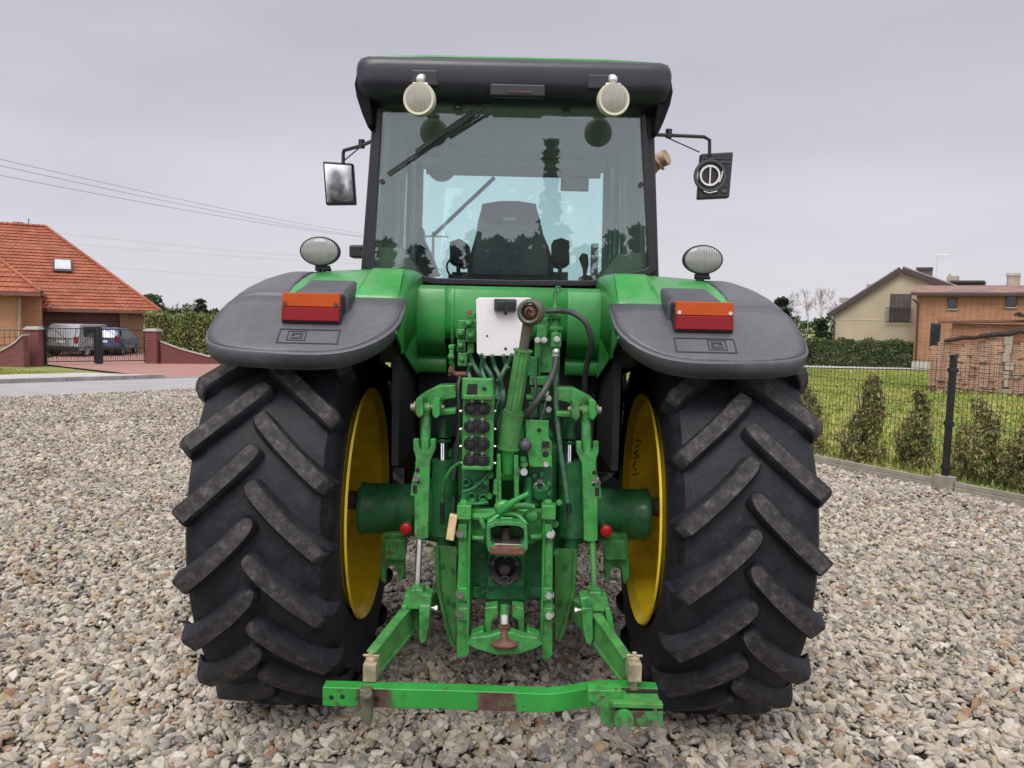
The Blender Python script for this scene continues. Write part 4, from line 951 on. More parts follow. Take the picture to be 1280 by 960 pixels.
m = MB(); m.tube([W(553, 628, 3.24), W(553, 655, 3.24)], .010); m.tube([W(567, 622, 3.25), W(566, 642, 3.22)], .007); m.build('pipe_end', M['black_plastic'], vs)
m = MB(); m.prism([W(u, v, 3.10) for u, v in ((562, 643), (572, 645), (567, 677), (557, 675))], (0, .03, 0)); m.build('wooden_stop', M['cream_wood'], TR, bevel=.005)
# ---- white plate with its black socket
wp = empty('white_plate', L(-.02, 3.4, 1.75), TR)
m = MB()
pl = [(595, 375), (598, 372), (660, 372), (668, 374), (666, 395), (656, 412), (656, 432), (652, 441), (645, 445), (600, 445), (596, 441)]
m.pprism(pl, 3.36, .008); m.build('plate', M['white_plate'], wp, bevel=.003)
m = MB()
for u, v in ((632, 392), (609, 420), (632, 436)): p = W(u, v, 3.359); m.cyl(p, p+Vector((0, .002, 0)), .007 if u == 632 else .005, n=10)
m.build('plate_hole', M['rust_dark'], wp)
m = MB(); m.pbox(617.5, 373.5, 645.5, 389, 3.325, .036); m.build('socket', M['plastic_grey_dark'], wp, bevel=.005)
m = MB(); m.pbox(621, 377, 632, 386, 3.318, .01); m.pbox(634, 377, 644, 386, 3.318, .01); m.build('socket_cap', M['black_plastic'], wp, bevel=.003)
# ---- valves, hoses and plate right of the top link
rv = empty('hydraulic_valve', L(.18, 3.3, 1.6), TR)
m = MB()
for (u0, v0, u1, v1, Y) in ((688, 386, 697, 392, 3.34), (685, 393, 703, 399, 3.33), (690, 400, 701, 408, 3.36), (687, 408, 703, 413, 3.34), (689, 416, 702, 434, 3.33), (671, 407, 684, 422, 3.38), (676, 398, 688, 408, 3.40), (668, 423, 700, 466, 3.44), (662, 471, 690, 482, 3.36), (658, 495, 690, 500, 3.34), (673, 436, 676, 470, 3.42)):
    m.pbox(u0, v0, u1, v1, Y, .08)
m.cyl(W(694.5, 398, 3.36), W(694.5, 420, 3.36), .018, n=14); m.cyl(W(694, 364, 3.42), W(693.5, 388, 3.40), .010, n=12); m.lathe([(-.01, .008), (-.012, .016), (.012, .016), (.01, .008)], W(697.5, 362, 3.42), axis=(0, 1, 0), n=16, closed=True)
m.build('valve_body', M['green_worn'], rv, bevel=.004)
m = MB()
for (u0, v0, u1, v1, Y) in ((660, 446, 672, 470, 3.40), (664, 484, 676, 494, 3.36), (676, 484, 689, 495, 3.38), (661, 502, 672, 522, 3.34), (674, 504, 690, 524, 3.36), (690, 470, 694, 520, 3.40), (655, 534, 660, 548, 3.24)): m.pbox(u0, v0, u1, v1, Y, .06)
m.build('valve_block', M['green_dark'], rv, bevel=.004)
m = MB(); m.tube([W(668, 470, 3.36), W(670, 486, 3.32), W(666, 506, 3.3), W(664, 526, 3.28)], .007, smooth_n=4); m.tube([W(680, 470, 3.38), W(684, 490, 3.34), W(680, 512, 3.3), W(676, 526, 3.26)], .006, smooth_n=4); m.build('thin_hose', M['hose_black'], rv)
m = MB(); m.tube([W(575, 470, 3.36), W(572, 490, 3.32), W(574, 520, 3.3), W(572, 560, 3.28), W(566, 600, 3.26)], .008, smooth_n=4); m.tube([W(616, 500, 3.3), W(620, 540, 3.28), W(616, 580, 3.28), W(610, 606, 3.26)], .008, smooth_n=4); m.build('thin_hose', M['hose_black'], vs)
m = MB()
for u, v in ((672, 425), (680, 425), (682, 491), (686, 512), (696, 424), (686, 498)): m.bolt(W(u, v, 3.32), .009, l=.02)
p = W(695, 441, 3.30); m.cyl(p+Vector((0, 0, .01)), p-Vector((.002, 0, .02)), .014, n=8); m.ball(p+Vector((0, -.005, .005)), .014)
m.build('valve_nut', M['zinc'], rv)
m = MB()
m.tube([W(683, 389, 3.32), W(700, 388.5, 3.30), W(716, 391, 3.26), W(731, 402, 3.24), W(738, 418, 3.24), (W(739, 432, 3.26)), W(735, 450, 3.32), W(732, 464, 3.36), (W(731, 490, 3.42))], .0125, smooth_n=6, n=10)
m.build('black_hose', M['hose_black'], rv)
m = MB(); m.tube([W(695, 447, 3.29), W(693, 462, 3.25), W(684, 482, 3.20), W(671, 502, 3.18), W(655, 519, 3.2)], .014, smooth_n=6, n=10); m.build('black_hose', M['hose_black'], rv)
m = MB(); m.tube([W(696, 460, 3.33), W(695, 500, 3.28), W(698, 540, 3.25), W(704, 585, 3.22), W(710, 628, 3.2)], .0115, smooth_n=5, n=10); m.build('green_pipe', M['hose_green'], rv)
m = MB(); m.cyl(W(710.5, 630, 3.2), W(711.5, 641, 3.2), .011); m.tube([W(711, 640, 3.2), W(711, 652, 3.19), W(710, 659, 3.18)], .006); m.build('pipe_clip', M['black_plastic'], rv)
rp2 = empty('control_plate', L(.15, 3.25, 1.3), TR)
m = MB(); m.pprism(((657, 525), (686, 526), (686, 548), (690, 552), (690, 584), (662, 584), (660, 570), (657, 560)), 3.20, .02); m.build('plate', M['green_worn'], rp2, bevel=.003)
m = MB()
for u, v, r in ((674, 538, .010), (682, 568, .014)): p = W(u, v, 3.199); m.cyl(p, p+Vector((0, .003, 0)), r, n=16)
m.pbox(677.5, 552, 686.5, 559.5, 3.197, .004); m.build('plate_hole', M['dark_void'], rp2)
m = MB(); m.pbox(660, 584, 691, 634, 3.27, .10); c = W(676, 607, 3.25); m.cyl(c+Vector((0, .02, -.05)), c+Vector((0, -.0, .0)), .036, n=24); m.cyl(W(660, 596, 3.26), W(660, 630, 3.26), .02)
for u, v in ((686, 604), (685, 616), (668, 594), (677, 592)): p = W(u, v, 3.265); m.cyl(p, p-Vector((0, .02, 0)), .013, n=14)
m.build('pump_body', M['green_dark'], rp2, bevel=.006)
m = MB(); m.lathe([(-.006, .012), (-.008, .024), (0, .025), (.004, .02)], W(674.5, 607, 3.225), axis=(.1, 1, .9), n=24); p = W(655, 589, 3.19); m.cyl(p, p-Vector((0, .02, 0)), .015, n=14); p = W(682.5, 580, 3.19); m.cyl(p, p-Vector((0, .012, 0)), .012, n=6); m.build('white_cap', M['zinc'], rp2)
m = MB(); m.cyl(W(674.5, 606, 3.215), W(675.5, 602, 3.20), .012, n=12); p = W(657, 557, 3.17); m.ball(p, .026, (1, .8, 1)); m.cyl(p, p+Vector((.0, .05, 0)), .012); m.ball(p+Vector((.0, 0, .02)), .012); m.build('knob', M['plastic_grey_dark'], rp2)
m = MB(); m.pbox(613, 500, 622, 640, 3.36, .05); m.pbox(648, 560, 660, 640, 3.34, .05); m.pbox(588, 600, 690, 640, 3.40, .05); m.build('lift_housing', M['green_dark'], TR, bevel=.006)
# small bolts and lugs that break up the casting round the linkage
m = MB()
for u, v in ((604, 627), (612, 620), (590, 627), (654, 574), (655, 580), (694, 655), (694, 690), (607, 602), (579, 628), (685, 628), (699, 628), (570, 690), (613, 594)): m.bolt(W(u, v, 3.20), .009+.004*random.random(), l=.02)
m.build('casing_bolt', M['green_worn'], TR)
tan_ = lambda d: math.tan(radians(d))
# ------------------------------------------------------------------ cab
CB = empty('cab', L(0, 4.8, 2.0), TR)
ZB, ZT = 2.06, 2.95
# corner points of the glasshouse: rear at y=4.0, front at y=5.65
def rx(z): return .745-.058*(z-2.11)/.82
def fx(z): return .70-.02*(z-2.1)/.8
m = MB()
for s in (-1, 1):
    # rear corner post (thin, dark outside) and its beige trim inside
    m.beam(L(s*rx(2.05), 4.03, 2.05), L(s*rx(2.98), 4.03, 2.98), .05, .05, up=(0, 1, 0))
    m.beam(L(s*fx(2.0), 5.66, 1.7), L(s*fx(2.98), 5.60, 2.98), .07, .07, up=(0, 1, 0))
m.box(L(-.72, 4.02, 1.98), L(.72, 4.08, 2.04)); m.box(L(-.74, 4.0, 2.925), L(.74, 5.75, 2.99))
m.build('cab_frame', M['black_plastic'], CB, bevel=.012)
for s in (-1, 1):
    m = MB()
    m.prism([L(s*(rx(2.1)-.03), 4.06, 2.1), L(s*(rx(2.95)-.03), 4.06, 2.93), L(s*(rx(2.95)-.06), 4.30, 2.93), L(s*(rx(2.1)-.06), 4.34, 2.1)], (s*-.03, 0, 0))
    m.prism([L(s*.74, 4.72, 1.75), L(s*.70, 4.72, 2.95), L(s*.70, 4.84, 2.95), L(s*.74, 4.84, 1.75)], (s*-.05, 0, 0))
    m.build('pillar_trim', M['cab_beige'], CB, bevel=.012)
    m = MB()
    m.prism([L(s*.70, 5.42, 1.9), L(s*.685, 5.40, 2.93), L(s*.675, 5.62, 2.93), L(s*.69, 5.64, 1.9)], (s*-.035, 0, 0))
    m.build('front_pillar_trim', M['cab_grey'], CB, bevel=.02)
    m = MB()                                                # lower rear corner trim
    m.prism([L(s*.72, 4.05, 2.04), L(s*.42, 4.05, 2.00), L(s*.50, 4.05, 2.13), L(s*.56, 4.05, 2.21), L(s*.72, 4.05, 2.215)], (0, .16, 0))
    m.build('corner_trim', M['cab_beige'], CB, bevel=.01)
    m = MB(); m.prism([L(s*.70, 4.2, 1.6), L(s*.70, 4.2, 2.25), L(s*.69, 5.3, 2.18), L(s*.69, 5.3, 1.6)], (-s*.10, 0, 0)); m.build('side_console', M['cab_grey'], CB, bevel=.02)
    m = MB(); m.prism([L(s*.745, 4.06, 2.0), L(s*.688, 4.06, 2.93), L(s*.70, 4.70, 2.93), L(s*.75, 4.70, 2.0)], (s*.005, 0, 0)); m.prism([L(s*.75, 4.86, 1.3), L(s*.70, 4.86, 2.93), L(s*.685, 5.58, 2.93), L(s*.715, 5.62, 1.3)], (s*.005, 0, 0)); m.build('side_window', M['glass_side'], CB, ang=20)
m = MB(); m.box(L(-.68, 4.05, 1.62), L(.68, 5.6, 1.70)); m.box(L(-.66, 5.58, 1.4), L(.66, 5.64, 2.02)); m.box(L(-.62, 4.02, 1.66), L(.62, 4.06, 1.99)); m.build('cab_floor', M['cab_grey'], CB, bevel=.01)
m = MB(); m.box(L(-.69, 4.06, 2.912), L(.69, 5.62, 2.922)); m.box(L(-.60, 5.2, 2.86), L(.60, 5.6, 2.911)); m.build('headliner', M['headliner'], CB, bevel=.02)
# rear window: frame ring and pane
out = [(456.5, 334), (464, 240), (470.5, 130), (476, 126), (640, 123.5), (800, 130.5), (808, 136), (814, 245), (820, 338), (812, 344), (744, 361), (640, 357.5), (540, 355), (462, 340)]
out[10] = (742, 358)
inn = [(466.5, 329), (472, 240), (477.5, 137), (481, 134), (640, 131.5), (797, 138), (801, 142), (806, 245), (811, 333), (806, 336.5), (738, 350.5), (640, 350), (546, 347.5), (470, 334)]
def ring(mm, A_, B_, Y, t):
    n = len(A_); o1 = [W(u, v, Y) for u, v in A_]; i1 = [W(u, v, Y) for u, v in B_]; o2 = [p+Vector((0, t, 0)) for p in o1]; i2 = [p+Vector((0, t, 0)) for p in i1]; Fs = []
    for i in range(n):
        j = (i+1) % n; Fs += [(i, j, n+j, n+i), (2*n+i, 3*n+i, 3*n+j, 2*n+j), (i, 2*n+i, 2*n+j, j), (n+i, n+j, 3*n+j, 3*n+i)]
    mm.add(o1+i1+o2+i2, Fs)
m = MB(); ring(m, out, inn, 3.97, .05); m.build('window_frame', M['seal'], CB, bevel=.006)
m = MB(); m.prism([W(u+(1.5 if u < 600 else -1.5 if u > 680 else 0)*-1, v+(2 if v > 300 else -2), 3.985) for u, v in inn], (0, .006, 0)); m.build('rear_window', M['glass'], CB, ang=20)
m = MB()
for u, v in ((478, 227), (801, 231)): p = W(u, v, 3.985); m.cyl(p, p-Vector((0, .012, 0)), .013, n=14)
m.build('window_stud', M['black_plastic'], CB)
m = MB()
for u, v in ((572, 130), (708, 132)): m.pbox(u-5, v-8, u+5, v+7, 3.93, .05)
m.build('window_hinge', M['black_plastic'], CB, bevel=.004); m = MB()
for u, v in ((572, 130), (708, 132)): m.pbox(u-2.6, v-3, u+2.6, v+4, 3.926, .01)
m.build('hinge_pin', M['zinc'], CB, bevel=.002)
# windscreen
m = MB(); m.prism([L(-.69, 5.64, 1.95), L(.69, 5.64, 1.95), L(.67, 5.60, 2.92), L(-.67, 5.60, 2.92)], (0, .005, 0)); m.build('windscreen', M['glass'], CB, ang=20)
m = MB(); m.box(L(-.62, 5.56, 2.86), L(.62, 5.60, 2.92)); m.cyl(W(552, 209, 5.5), W(552, 209, 5.56), .10, n=24); m.build('sun_visor', M['cab_grey'], CB, bevel=.01)
# roof
m = MB()
hw = [(3.79, .690, 2.985, 3.055), (3.796, .722, 2.962, 3.080), (3.812, .748, 2.938, 3.096), (3.845, .764, 2.918, 3.106), (3.89, .770, 2.905, 3.112), (3.95, .774, 2.90, 3.114), (4.3, .80, 2.92, 3.125), (5.2, .80, 2.93, 3.125), (5.75, .74, 2.94, 3.09), (5.9, .66, 2.95, 3.06)]
rows = []
for y, w_, z0, z1 in hw:
    k_ = min(1., (z1-z0)/.17); cz = (z0+z1)/2; Z0, Z1 = z0, z1
    rows.append([L(x*w_, y, z) for x, z in ((-.6, z0), (-.9, z0), (-.955, z0+.005*k_), (-.985, z0+.02*k_), (-1, z0+.05*k_), (-1, z1-.055*k_), (-.99, z1-.028*k_), (-.965, z1-.008*k_), (-.93, z1), (0, z1), (.93, z1), (.965, z1-.008*k_), (.99, z1-.028*k_), (1, z1-.055*k_), (1, z0+.05*k_), (.985, z0+.02*k_), (.955, z0+.005*k_), (.9, z0), (.6, z0))])
m.grid(rows); m.grid([[r[i] for r in rows] for i in (0, -1)]); m.add(rows[0], [tuple(range(len(rows[0])))]); m.add(rows[-1], [tuple(range(len(rows[0])))])
roof_shell = m; m = MB()
for s in (-1, 1):                                           # side lobes that run down onto the corner posts
    m.prism([L(s*.762, 3.83, 3.02), L(s*.772, 3.83, 2.97), L(s*.765, 3.85, 2.915), L(s*.745, 3.89, 2.845), L(s*.722, 3.93, 2.785), L(s*.70, 3.93, 2.81), L(s*.705, 3.86, 2.92), L(s*.70, 3.83, 3.02)], (0, .16, 0))
roof = roof_shell.build('roof', M['roof_plastic'], CB, ang=40, weld=True)
m.build('roof_lobe', M['roof_plastic'], CB, bevel=.008)
m = MB(); rows = []
for y, w_, z1 in ((3.835, .72, 3.105), (3.89, .755, 3.118), (4.3, .79, 3.138), (5.2, .79, 3.138), (5.75, .71, 3.10)):
    rows.append([L(x*w_, y, z1-.018*abs(x)**6) for x in (-1, -.9, -.6, 0, .6, .9, 1)])
m.grid(rows); o = m.build('roof_cap', M['green'], CB, ang=50, fix=False); sd_ = o.modifiers.new('thick', 'SOLIDIFY'); sd_.thickness = .02; sd_.offset = 0
m = MB()                                                    # moulded pads on the roof's rear face
for u0, v0, u1, v1 in ((513, 86, 548, 108), (735, 92, 770, 112), (612, 104, 682, 121)): m.pbox(u0, v0, u1, v1, 3.786, .04)
m.build('roof_pad', M['black_plastic'], CB, bevel=.012)
m = MB(); m.pbox(634, 113, 665, 116, 3.782, .01); m.build('wiper_slot', M['rust_dark'], CB)
# lamps under the roof edge
for u, v in ((524, 124), (767, 124.5)):
    lp = empty('work_light', W(u, v, 3.7), CB)
    c = W(u, v, 3.66); sgn = 1 if u < 640 else -1
    m = MB(); m.lathe([(-.012, .060), (-.014, .072), (.0, .076), (.03, .074), (.075, .055), (.10, .03), (.10, 0)], c, axis=(sgn*.12, 1, .05), n=32); m.build('housing', M['cab_beige'], lp, ang=50)
    m = MB(); m.lathe([(-.022, 0), (-.020, .03), (-.012, .062)], c, axis=(sgn*.12, 1, .05), n=32); m.build('lens', M['lamp_warm'], lp, ang=60)
    m = MB(); m.cyl(c+Vector((0, .05, .06)), c+Vector((sgn*.004, .06, .125)), .018, n=12); m.box(c+Vector((-.035, .03, .07)), c+Vector((.035, .06, .085))); m.ball(c+Vector((0, .04, .10)), .022); m.build('bracket', M['zinc'], lp, bevel=.003)
# wiper
m = MB(); a, b = W(636, 110, 3.90), W(560, 166, 3.93); c = W(484, 217, 3.955)
m.beam(a, W(604, 133, 3.90), .020, .03); m.beam(W(610, 130, 3.90), b, .012, .016); m.beam(W(592, 140, 3.94), W(520, 190, 3.955), .014, .024); m.beam(W(600, 138, 3.95), c, .010, .012)
m.cyl(W(634, 110, 3.86), W(634, 110, 3.95), .02, n=14); m.build('rear_wiper', M['black_plastic'], CB, bevel=.003)
m = MB(); m.beam(W(618, 222, 5.68), W(540, 296, 5.70), .02, .025); m.build('front_wiper', M['black_plastic'], CB)
# seat
st = empty('driver_seat', L(-.03, 4.6, 1.7), CB)
def pad(pts, y0, y1, r, mat, nm, inset=.03):
    mm = MB(); c = sum((Vector(p) for p in pts), Vector())/len(pts); rows = []
    for y, k in ((y0, .86), (y0+r*.35, .95), (y0+r, 1.0), (y1-r, 1.0), (y1-r*.3, .95), (y1, .85)):
        rows.append([Vector((c.x+(p[0]-c.x)*k, y, c.z+(p[2]-c.z)*k)) for p in pts])
    n = len(pts); mm.grid([r_+[r_[0]] for r_ in rows]); mm.add(rows[0], [tuple(range(n))]); mm.add(rows[-1], [tuple(range(n))]); o = mm.build(nm, mat, st, ang=60); return o
prof = [(586, 352), (584, 340), (585, 326), (591, 307), (595, 293), (597.5, 276), (601, 264), (607, 257), (616, 253.5), (628, 252), (646, 252), (657, 253.5), (666, 257), (672, 264), (675.5, 276), (679, 293), (685, 307), (691, 326), (692, 340), (690, 352)]
pad([W(u, v, 4.55) for u, v in prof], 4.50, 4.66, .05, M['seat_back'], 'backrest')
pad([W(u, v, 4.55) for u, v in ((603, 256), (625, 252.5), (648, 252.5), (670, 256), (672, 272), (660, 282), (614, 282), (600, 272))], 4.475, 4.56, .04, M['seat_cloth'], 'headrest')
m = MB(); m.pbox(628, 271, 646, 276, 4.47, .01); m.build('seat_handle', M['cab_grey'], st, bevel=.01)
m = MB(); m.box(L(-.26, 4.62, 1.95), L(.22, 5.1, 2.08)); m.box(L(-.2, 4.5, 1.70), L(.16, 5.0, 1.96)); m.build('seat_cushion', M['seat_cloth'], st, bevel=.04, segs=3)
for pts in (((562, 302), (574, 298), (584, 304), (585, 330), (576, 333), (562, 328)), ((692, 300), (702, 297), (712, 301), (712, 330), (704, 333), (692, 330))):
    pad([W(u, v, 4.5) for u, v in pts], 4.46, 4.85, .05, M['seat_cloth'], 'armrest')
m = MB()
for u in (573, 700): m.cyl(W(u, 331, 4.5), W(u, 350, 4.5), .012); m.pbox(u-8, 340, u+10, 352, 4.5, .1)
m.tube([W(565, 322, 4.44), W(559, 330, 4.43), W(560, 340, 4.43), W(567, 348, 4.44)], .006, smooth_n=4); m.build('armrest_post', M['black_plastic'], st)
m = MB()
for u in (627, 647): m.ball(W(u, 342, 4.45), .022)
m.build('seat_knob', M['plastic_grey'], st)
m = MB(); m.pbox(560, 344, 700, 353, 4.40, .12); m.build('seat_base', M['black_plastic'], st, bevel=.01)
# controls: steering wheel, column, right console
m = MB(); sc_ = L(-.05, 5.05, 2.25); m.tube([sc_+Vector((cos(a)*.19, sin(a)*.17, sin(a)*.09)) for a in [2*pi*k/24 for k in range(25)]], .014); m.cyl(sc_, L(-.05, 5.3, 1.75), .05); m.tube([sc_+Vector((-.18, 0, 0)), sc_, sc_+Vector((.18, 0, 0))], .012); m.box(L(-.2, 5.3, 1.7), L(.1, 5.55, 2.1)); m.build('steering_wheel', M['black_plastic'], CB)
m = MB(); m.pprism(((518, 345), (521, 300), (524, 282), (528, 284), (530, 300), (540, 320), (549, 345)), 4.75, .12); m.build('left_console', M['black_plastic'], CB, bevel=.01)
m = MB(); m.pprism(((724, 322), (728, 316), (735, 318), (736, 330), (733, 345), (736, 352), (730, 352), (729, 336)), 4.7, .05); m.pbox(728, 344, 748, 356, 4.66, .3); m.build('control_lever', M['black_plastic'], CB, bevel=.006)
m = MB(); m.pbox(739, 304, 748, 346, 5.1, .05); m.build('monitor', M['cab_grey'], CB, bevel=.008)
m = MB(); m.pbox(701, 219, 736, 239, 5.30, .015); m.cyl(W(703, 222, 5.31), W(701, 210, 5.4), .012); m.build('mirror_frame', M['seal'], CB, bevel=.006)
m = MB(); m.pbox(704, 221.5, 733.5, 236.5, 5.294, .005); m.build('interior_mirror', M['mirror_glass'], CB)
# mirrors outside
for s in (-1, 1):
    mi = empty('side_mirror', L(s*1.0, 4.9, 2.6), TR)
    if s < 0:
        q = [(404, 202), (441, 204), (444, 255), (407, 256)]; arm = [(468, 175, 4.6), (452, 182, 4.8), (430, 188, 4.95), (429, 192, 4.95), (429, 206, 4.95)]; st_ = [(452, 182.5, 4.8), (431, 200, 4.95)]
        Q = [W(u, v, 4.95) for u, v in q]; cc = sum(Q, Vector())/4
        Q = [p+Vector((0, -(p.z-cc.z)*tan_(3.1)+(p.x-cc.x)*tan_(5), 0)) for p in Q]
        m = MB(); m.prism(Q, (0, .05, 0)); m.build('mirror_case', M['black_plastic'], mi, bevel=.008)
        m = MB(); m.prism([cc+(p-cc)*.88-Vector((0, .003, 0)) for p in Q], (0, .002, 0)); m.build('mirror_glass', M['mirror_glass'], mi)
    else:
        q = [(876, 192), (917, 189.5), (912, 247), (872, 249)]; arm = [(808, 168, 4.6), (836, 169, 4.75), (880, 171, 4.95), (887, 175, 4.95), (887, 195, 4.95)]; st_ = [(836, 173, 4.75), (874, 190, 4.95)]
        Q = [W(u, v, 4.95) for u, v in q]; cc = sum(Q, Vector())/4
        m = MB(); m.prism(Q, (0, .05, 0)); m.build('mirror_case', M['black_plastic'], mi, bevel=.01)
        m = MB()
        for (u0, v0, u1, v1) in ((880, 198, 914, 199), (878, 202, 893, 203), (900, 201, 913, 204), (900, 232, 911, 233), (902, 237, 909, 241)): m.pbox(u0, v0, u1, v1, 4.944, .008)
        c = W(887.5, 220, 4.944); m.lathe([(0, .082), (-.006, .086), (-.006, .10), (0, .104)], c, axis=(0, 1, 0), n=36); m.build('case_moulding', M['plastic_grey_dark'], mi, bevel=.002)
        m = MB(); c = W(887.5, 219.5, 4.938); m.lathe([(0, .052), (-.005, .054), (-.005, .064), (0, .066)], c, axis=(0, 1, 0), n=36); m.box(c+Vector((-.004, -.004, -.055)), c+Vector((.004, .002, .055))); m.tube([c+Vector((.078, -.002, .03)), c+Vector((.072, -.002, -.01)), c+Vector((.06, -.002, -.04))], .004)
        m.tube([c+Vector((-.035, 0, -.098)), c+Vector((0, 0, -.108)), c+Vector((.05, 0, -.095))], .003); m.build('case_emblem', M['white_plate'], mi)
    m = MB(); m.tube([W(*a) for a in arm], .011, n=10); m.tube([W(*a) for a in st_], .004); p = W(arm[1][0], arm[1][1]-1, arm[1][2]); m.cyl(p+Vector((0, 0, -.02)), p+Vector((0, 0, .03)), .02, n=10)
    m.build('mirror_arm', M['black_plastic'], mi)
m = MB(); m.pbox(436, 306, 459, 322, 4.3, .10); m.pbox(448, 306, 459, 312, 4.2, .1); m.build('door_hinge', M['black_plastic'], CB, bevel=.012)
m = MB(); m.tube([L(.90, 5.75, 1.6), L(.90, 5.75, 2.55), L(.91, 5.73, 2.66), W(812, 212, 5.7), W(834, 196, 5.62)], .056, smooth_n=5, n=16); m.lathe([(-.0, .058), (.0, .062), (.02, .062)], W(822, 204.5, 5.66), axis=(1, -.3, .75), n=16); m.build('exhaust_pipe', M['exhaust_tan'], TR)
m = MB(); p = W(697, 352, 4.0); m.cyl(p, p+Vector((0, 0, -.05)), .012); m.build('rear_hook', M['rust'], TR)
# ------------------------------------------------------------------ fence on the right
fd = Vector((.521, -.853)); fp = G(1180, 614)
FN = empty('mesh_fence', (fp.x, fp.y, 0), label='black welded wire mesh fence with dark posts beside the gravel and lawn', cat='fence')
for k in range(-3, 2):
    a = Vector((fp.x, fp.y))+fd*2.5*k; b = a+fd*2.5
    dz = gz(a.y)
    if k < 2:
        m = MB(); m.beam((a.x, a.y, dz-.1), (a.x, a.y, dz+1.53), .06, .06, up=(fd.x, fd.y, 0)); m.box((a.x-.035, a.y-.035, dz+1.53), (a.x+.035, a.y+.035, dz+1.55))
        for z in (.25, .75, 1.35): m.box((a.x-.042, a.y-.042, dz+z), (a.x+.042, a.y+.042, dz+z+.05))
        m.build('post', M['iron_black'], FN, bevel=.004)
        m = MB(); m.beam((a.x-fd.x*.11, a.y-fd.y*.11, dz+.06), (a.x+fd.x*.11, a.y+fd.y*.11, dz+.06), .10, .24); m.build('post_footing', M['board_concrete'], FN, bevel=.008)
    if k == 1: break
    m = MB(); a2, b2 = a+fd*.12, b-fd*.12
    for (z0, z1, th) in ((-.05, .068, .05), (.074, .13, .042)): m.beam((a2.x, a2.y, dz+(z0+z1)/2), (b2.x, b2.y, dz+(z0+z1)/2), th, z1-z0)
    m.beam((a2.x, a2.y, dz+.03), (b2.x, b2.y, dz+.03), .035, .10); m.build('base_board', M['board_concrete'], FN, bevel=.006)
    m = MB(); a3, b3 = a+fd*.035, b-fd*.035
    n = 48
    for i in range(n+1):
        q = a3.lerp(b3, i/n); m.cyl((q.x, q.y, dz+.14), (q.x, q.y, dz+1.50), .0026, n=4)
    for z in (.17, .37, .57, .77, .97, 1.17, 1.37, 1.47):
        m.cyl((a3.x, a3.y, dz+z), (b3.x, b3.y, dz+z), .003, n=4)
    m.build('wire_panel', M['iron_black'], FN)
# ------------------------------------------------------------------ foliage helpers
def cone_points(n, h, r, clumps=40, top=.06, base=.55):
    """points in a ragged conical shrub: clumps of leaves on short branches"""
    P = []
    for _ in range(clumps):
        t = RNG.random()**1.25; z = h*t; rr = r*((1-t)**.75*(.55+.45*min(1, t*6+base)))+top*r
        a = RNG.random()*2*pi; d = rr*sqrt(RNG.random())**.6*(.65+.55*RNG.random())
        c = np.array([cos(a)*d, sin(a)*d, z]); s = r*(.11+.12*RNG.random())
        P.append(c+RNG.normal(size=(n//clumps, 3))*np.array([s*.55, s*.55, s*1.1]))
    P = np.concatenate(P); return P[P[:, 2] > .02]
def shrub(loc, h, r, label, mat='thuja_brown', n=7000, size=.022, group=None):
    o = empty('thuja_shrub', loc, label=label, cat='shrub', group=group)
    P = cone_points(n, h, r, 150); P = P[P[:, 2] < h*1.04]
    P[:, 0] += P[:, 2]*RNG.normal()*.09; P[:, 1] += P[:, 2]*RNG.normal()*.09; k_ = P[:, 2]/h; P[:, 0] += .05*np.sin(k_*9+RNG.random()*6)
    V, Q = leaf_quads(P, size, 2.8, .55); np_mesh('foliage', V+np.array(loc), Q, M[mat], o)
    m = MB()
    for i in range(16):
        a = RNG.random()*6.28; t = .25+.6*RNG.random(); m.tube([Vector(loc)+Vector((0, 0, h*t*.4)), Vector(loc)+Vector((cos(a)*r*.5*(1-t*.5), sin(a)*r*.5*(1-t*.5), h*(t+.1)))], .008, n=5, rs=[1, .4])
    m.tube([Vector(loc)-Vector((0, 0, .05)), Vector(loc)+Vector((.01, .02, h*.9))], .018, n=6, rs=[1, .3]); m.build('stem', M['bark'], o)
    return o
GRP = 'young conifers planted along the mesh fence'
for (u, v, top, r, lab) in ((1075, 573, 470, .30, 'brownish young thuja beyond the fence, tallest and closest to the tractor tyre'), (1140, 581, 489, .26, 'narrow young thuja beyond the fence, between the tall thuja and the black post'),
                            (1228, 598, 502, .37, 'wide reddish brown thuja next to the black fence post, away from the tractor'), (1010, 562, 484, .22, 'sparse thuja half hidden behind the rear tyre'), (1295, 612, 520, .32, 'thuja cut off by the edge of the photo')):
    g = G(u, v); h = W(u, top, g.y).z-g.z; shrub(tuple(g), h, r, lab, group=GRP)
# lawn blades on the right
def blades(name, xr, yr, n, label, cond=None, h=.07):
    X = RNG.uniform(*xr, n); Yy = yr[0]+(yr[1]-yr[0])*RNG.random(n)**1.7
    keep = (X > 4.9+(8.56-Yy)*.611+.12)
    if cond is not None: keep = cond(X, Yy)
    X, Yy = X[keep], Yy[keep]; n = len(X); Z = np.where(Yy < 12, 0, np.maximum(-.9, -.03*(Yy-12)))-.03
    a = RNG.random(n)*6.28; s = (.012+.0012*Yy); hh = h*(.5+RNG.random(n)); lx, ly = RNG.normal(size=n)*.03, RNG.normal(size=n)*.03
    B = np.stack([X, Yy, Z], 1); d = np.stack([np.cos(a)*s, np.sin(a)*s, 0*a], 1); T = B+np.stack([lx, ly, hh], 1)
    V = np.stack([B-d, B+d, T], 1).reshape(-1, 3); Q = np.arange(3*n).reshape(n, 3)
    np_mesh(name, V, Q, M['grass_blade'], label=label, cat='grass', kind='stuff')
blades('grass', (3.5, 30), (5, 46), 150000, 'patchy green and yellow lawn beyond the mesh fence')
def wall_px(mb, u0, v0, u1, v1, Y, t, m=0): mb.pbox(u0, v0, u1, v1, Y, t, m)
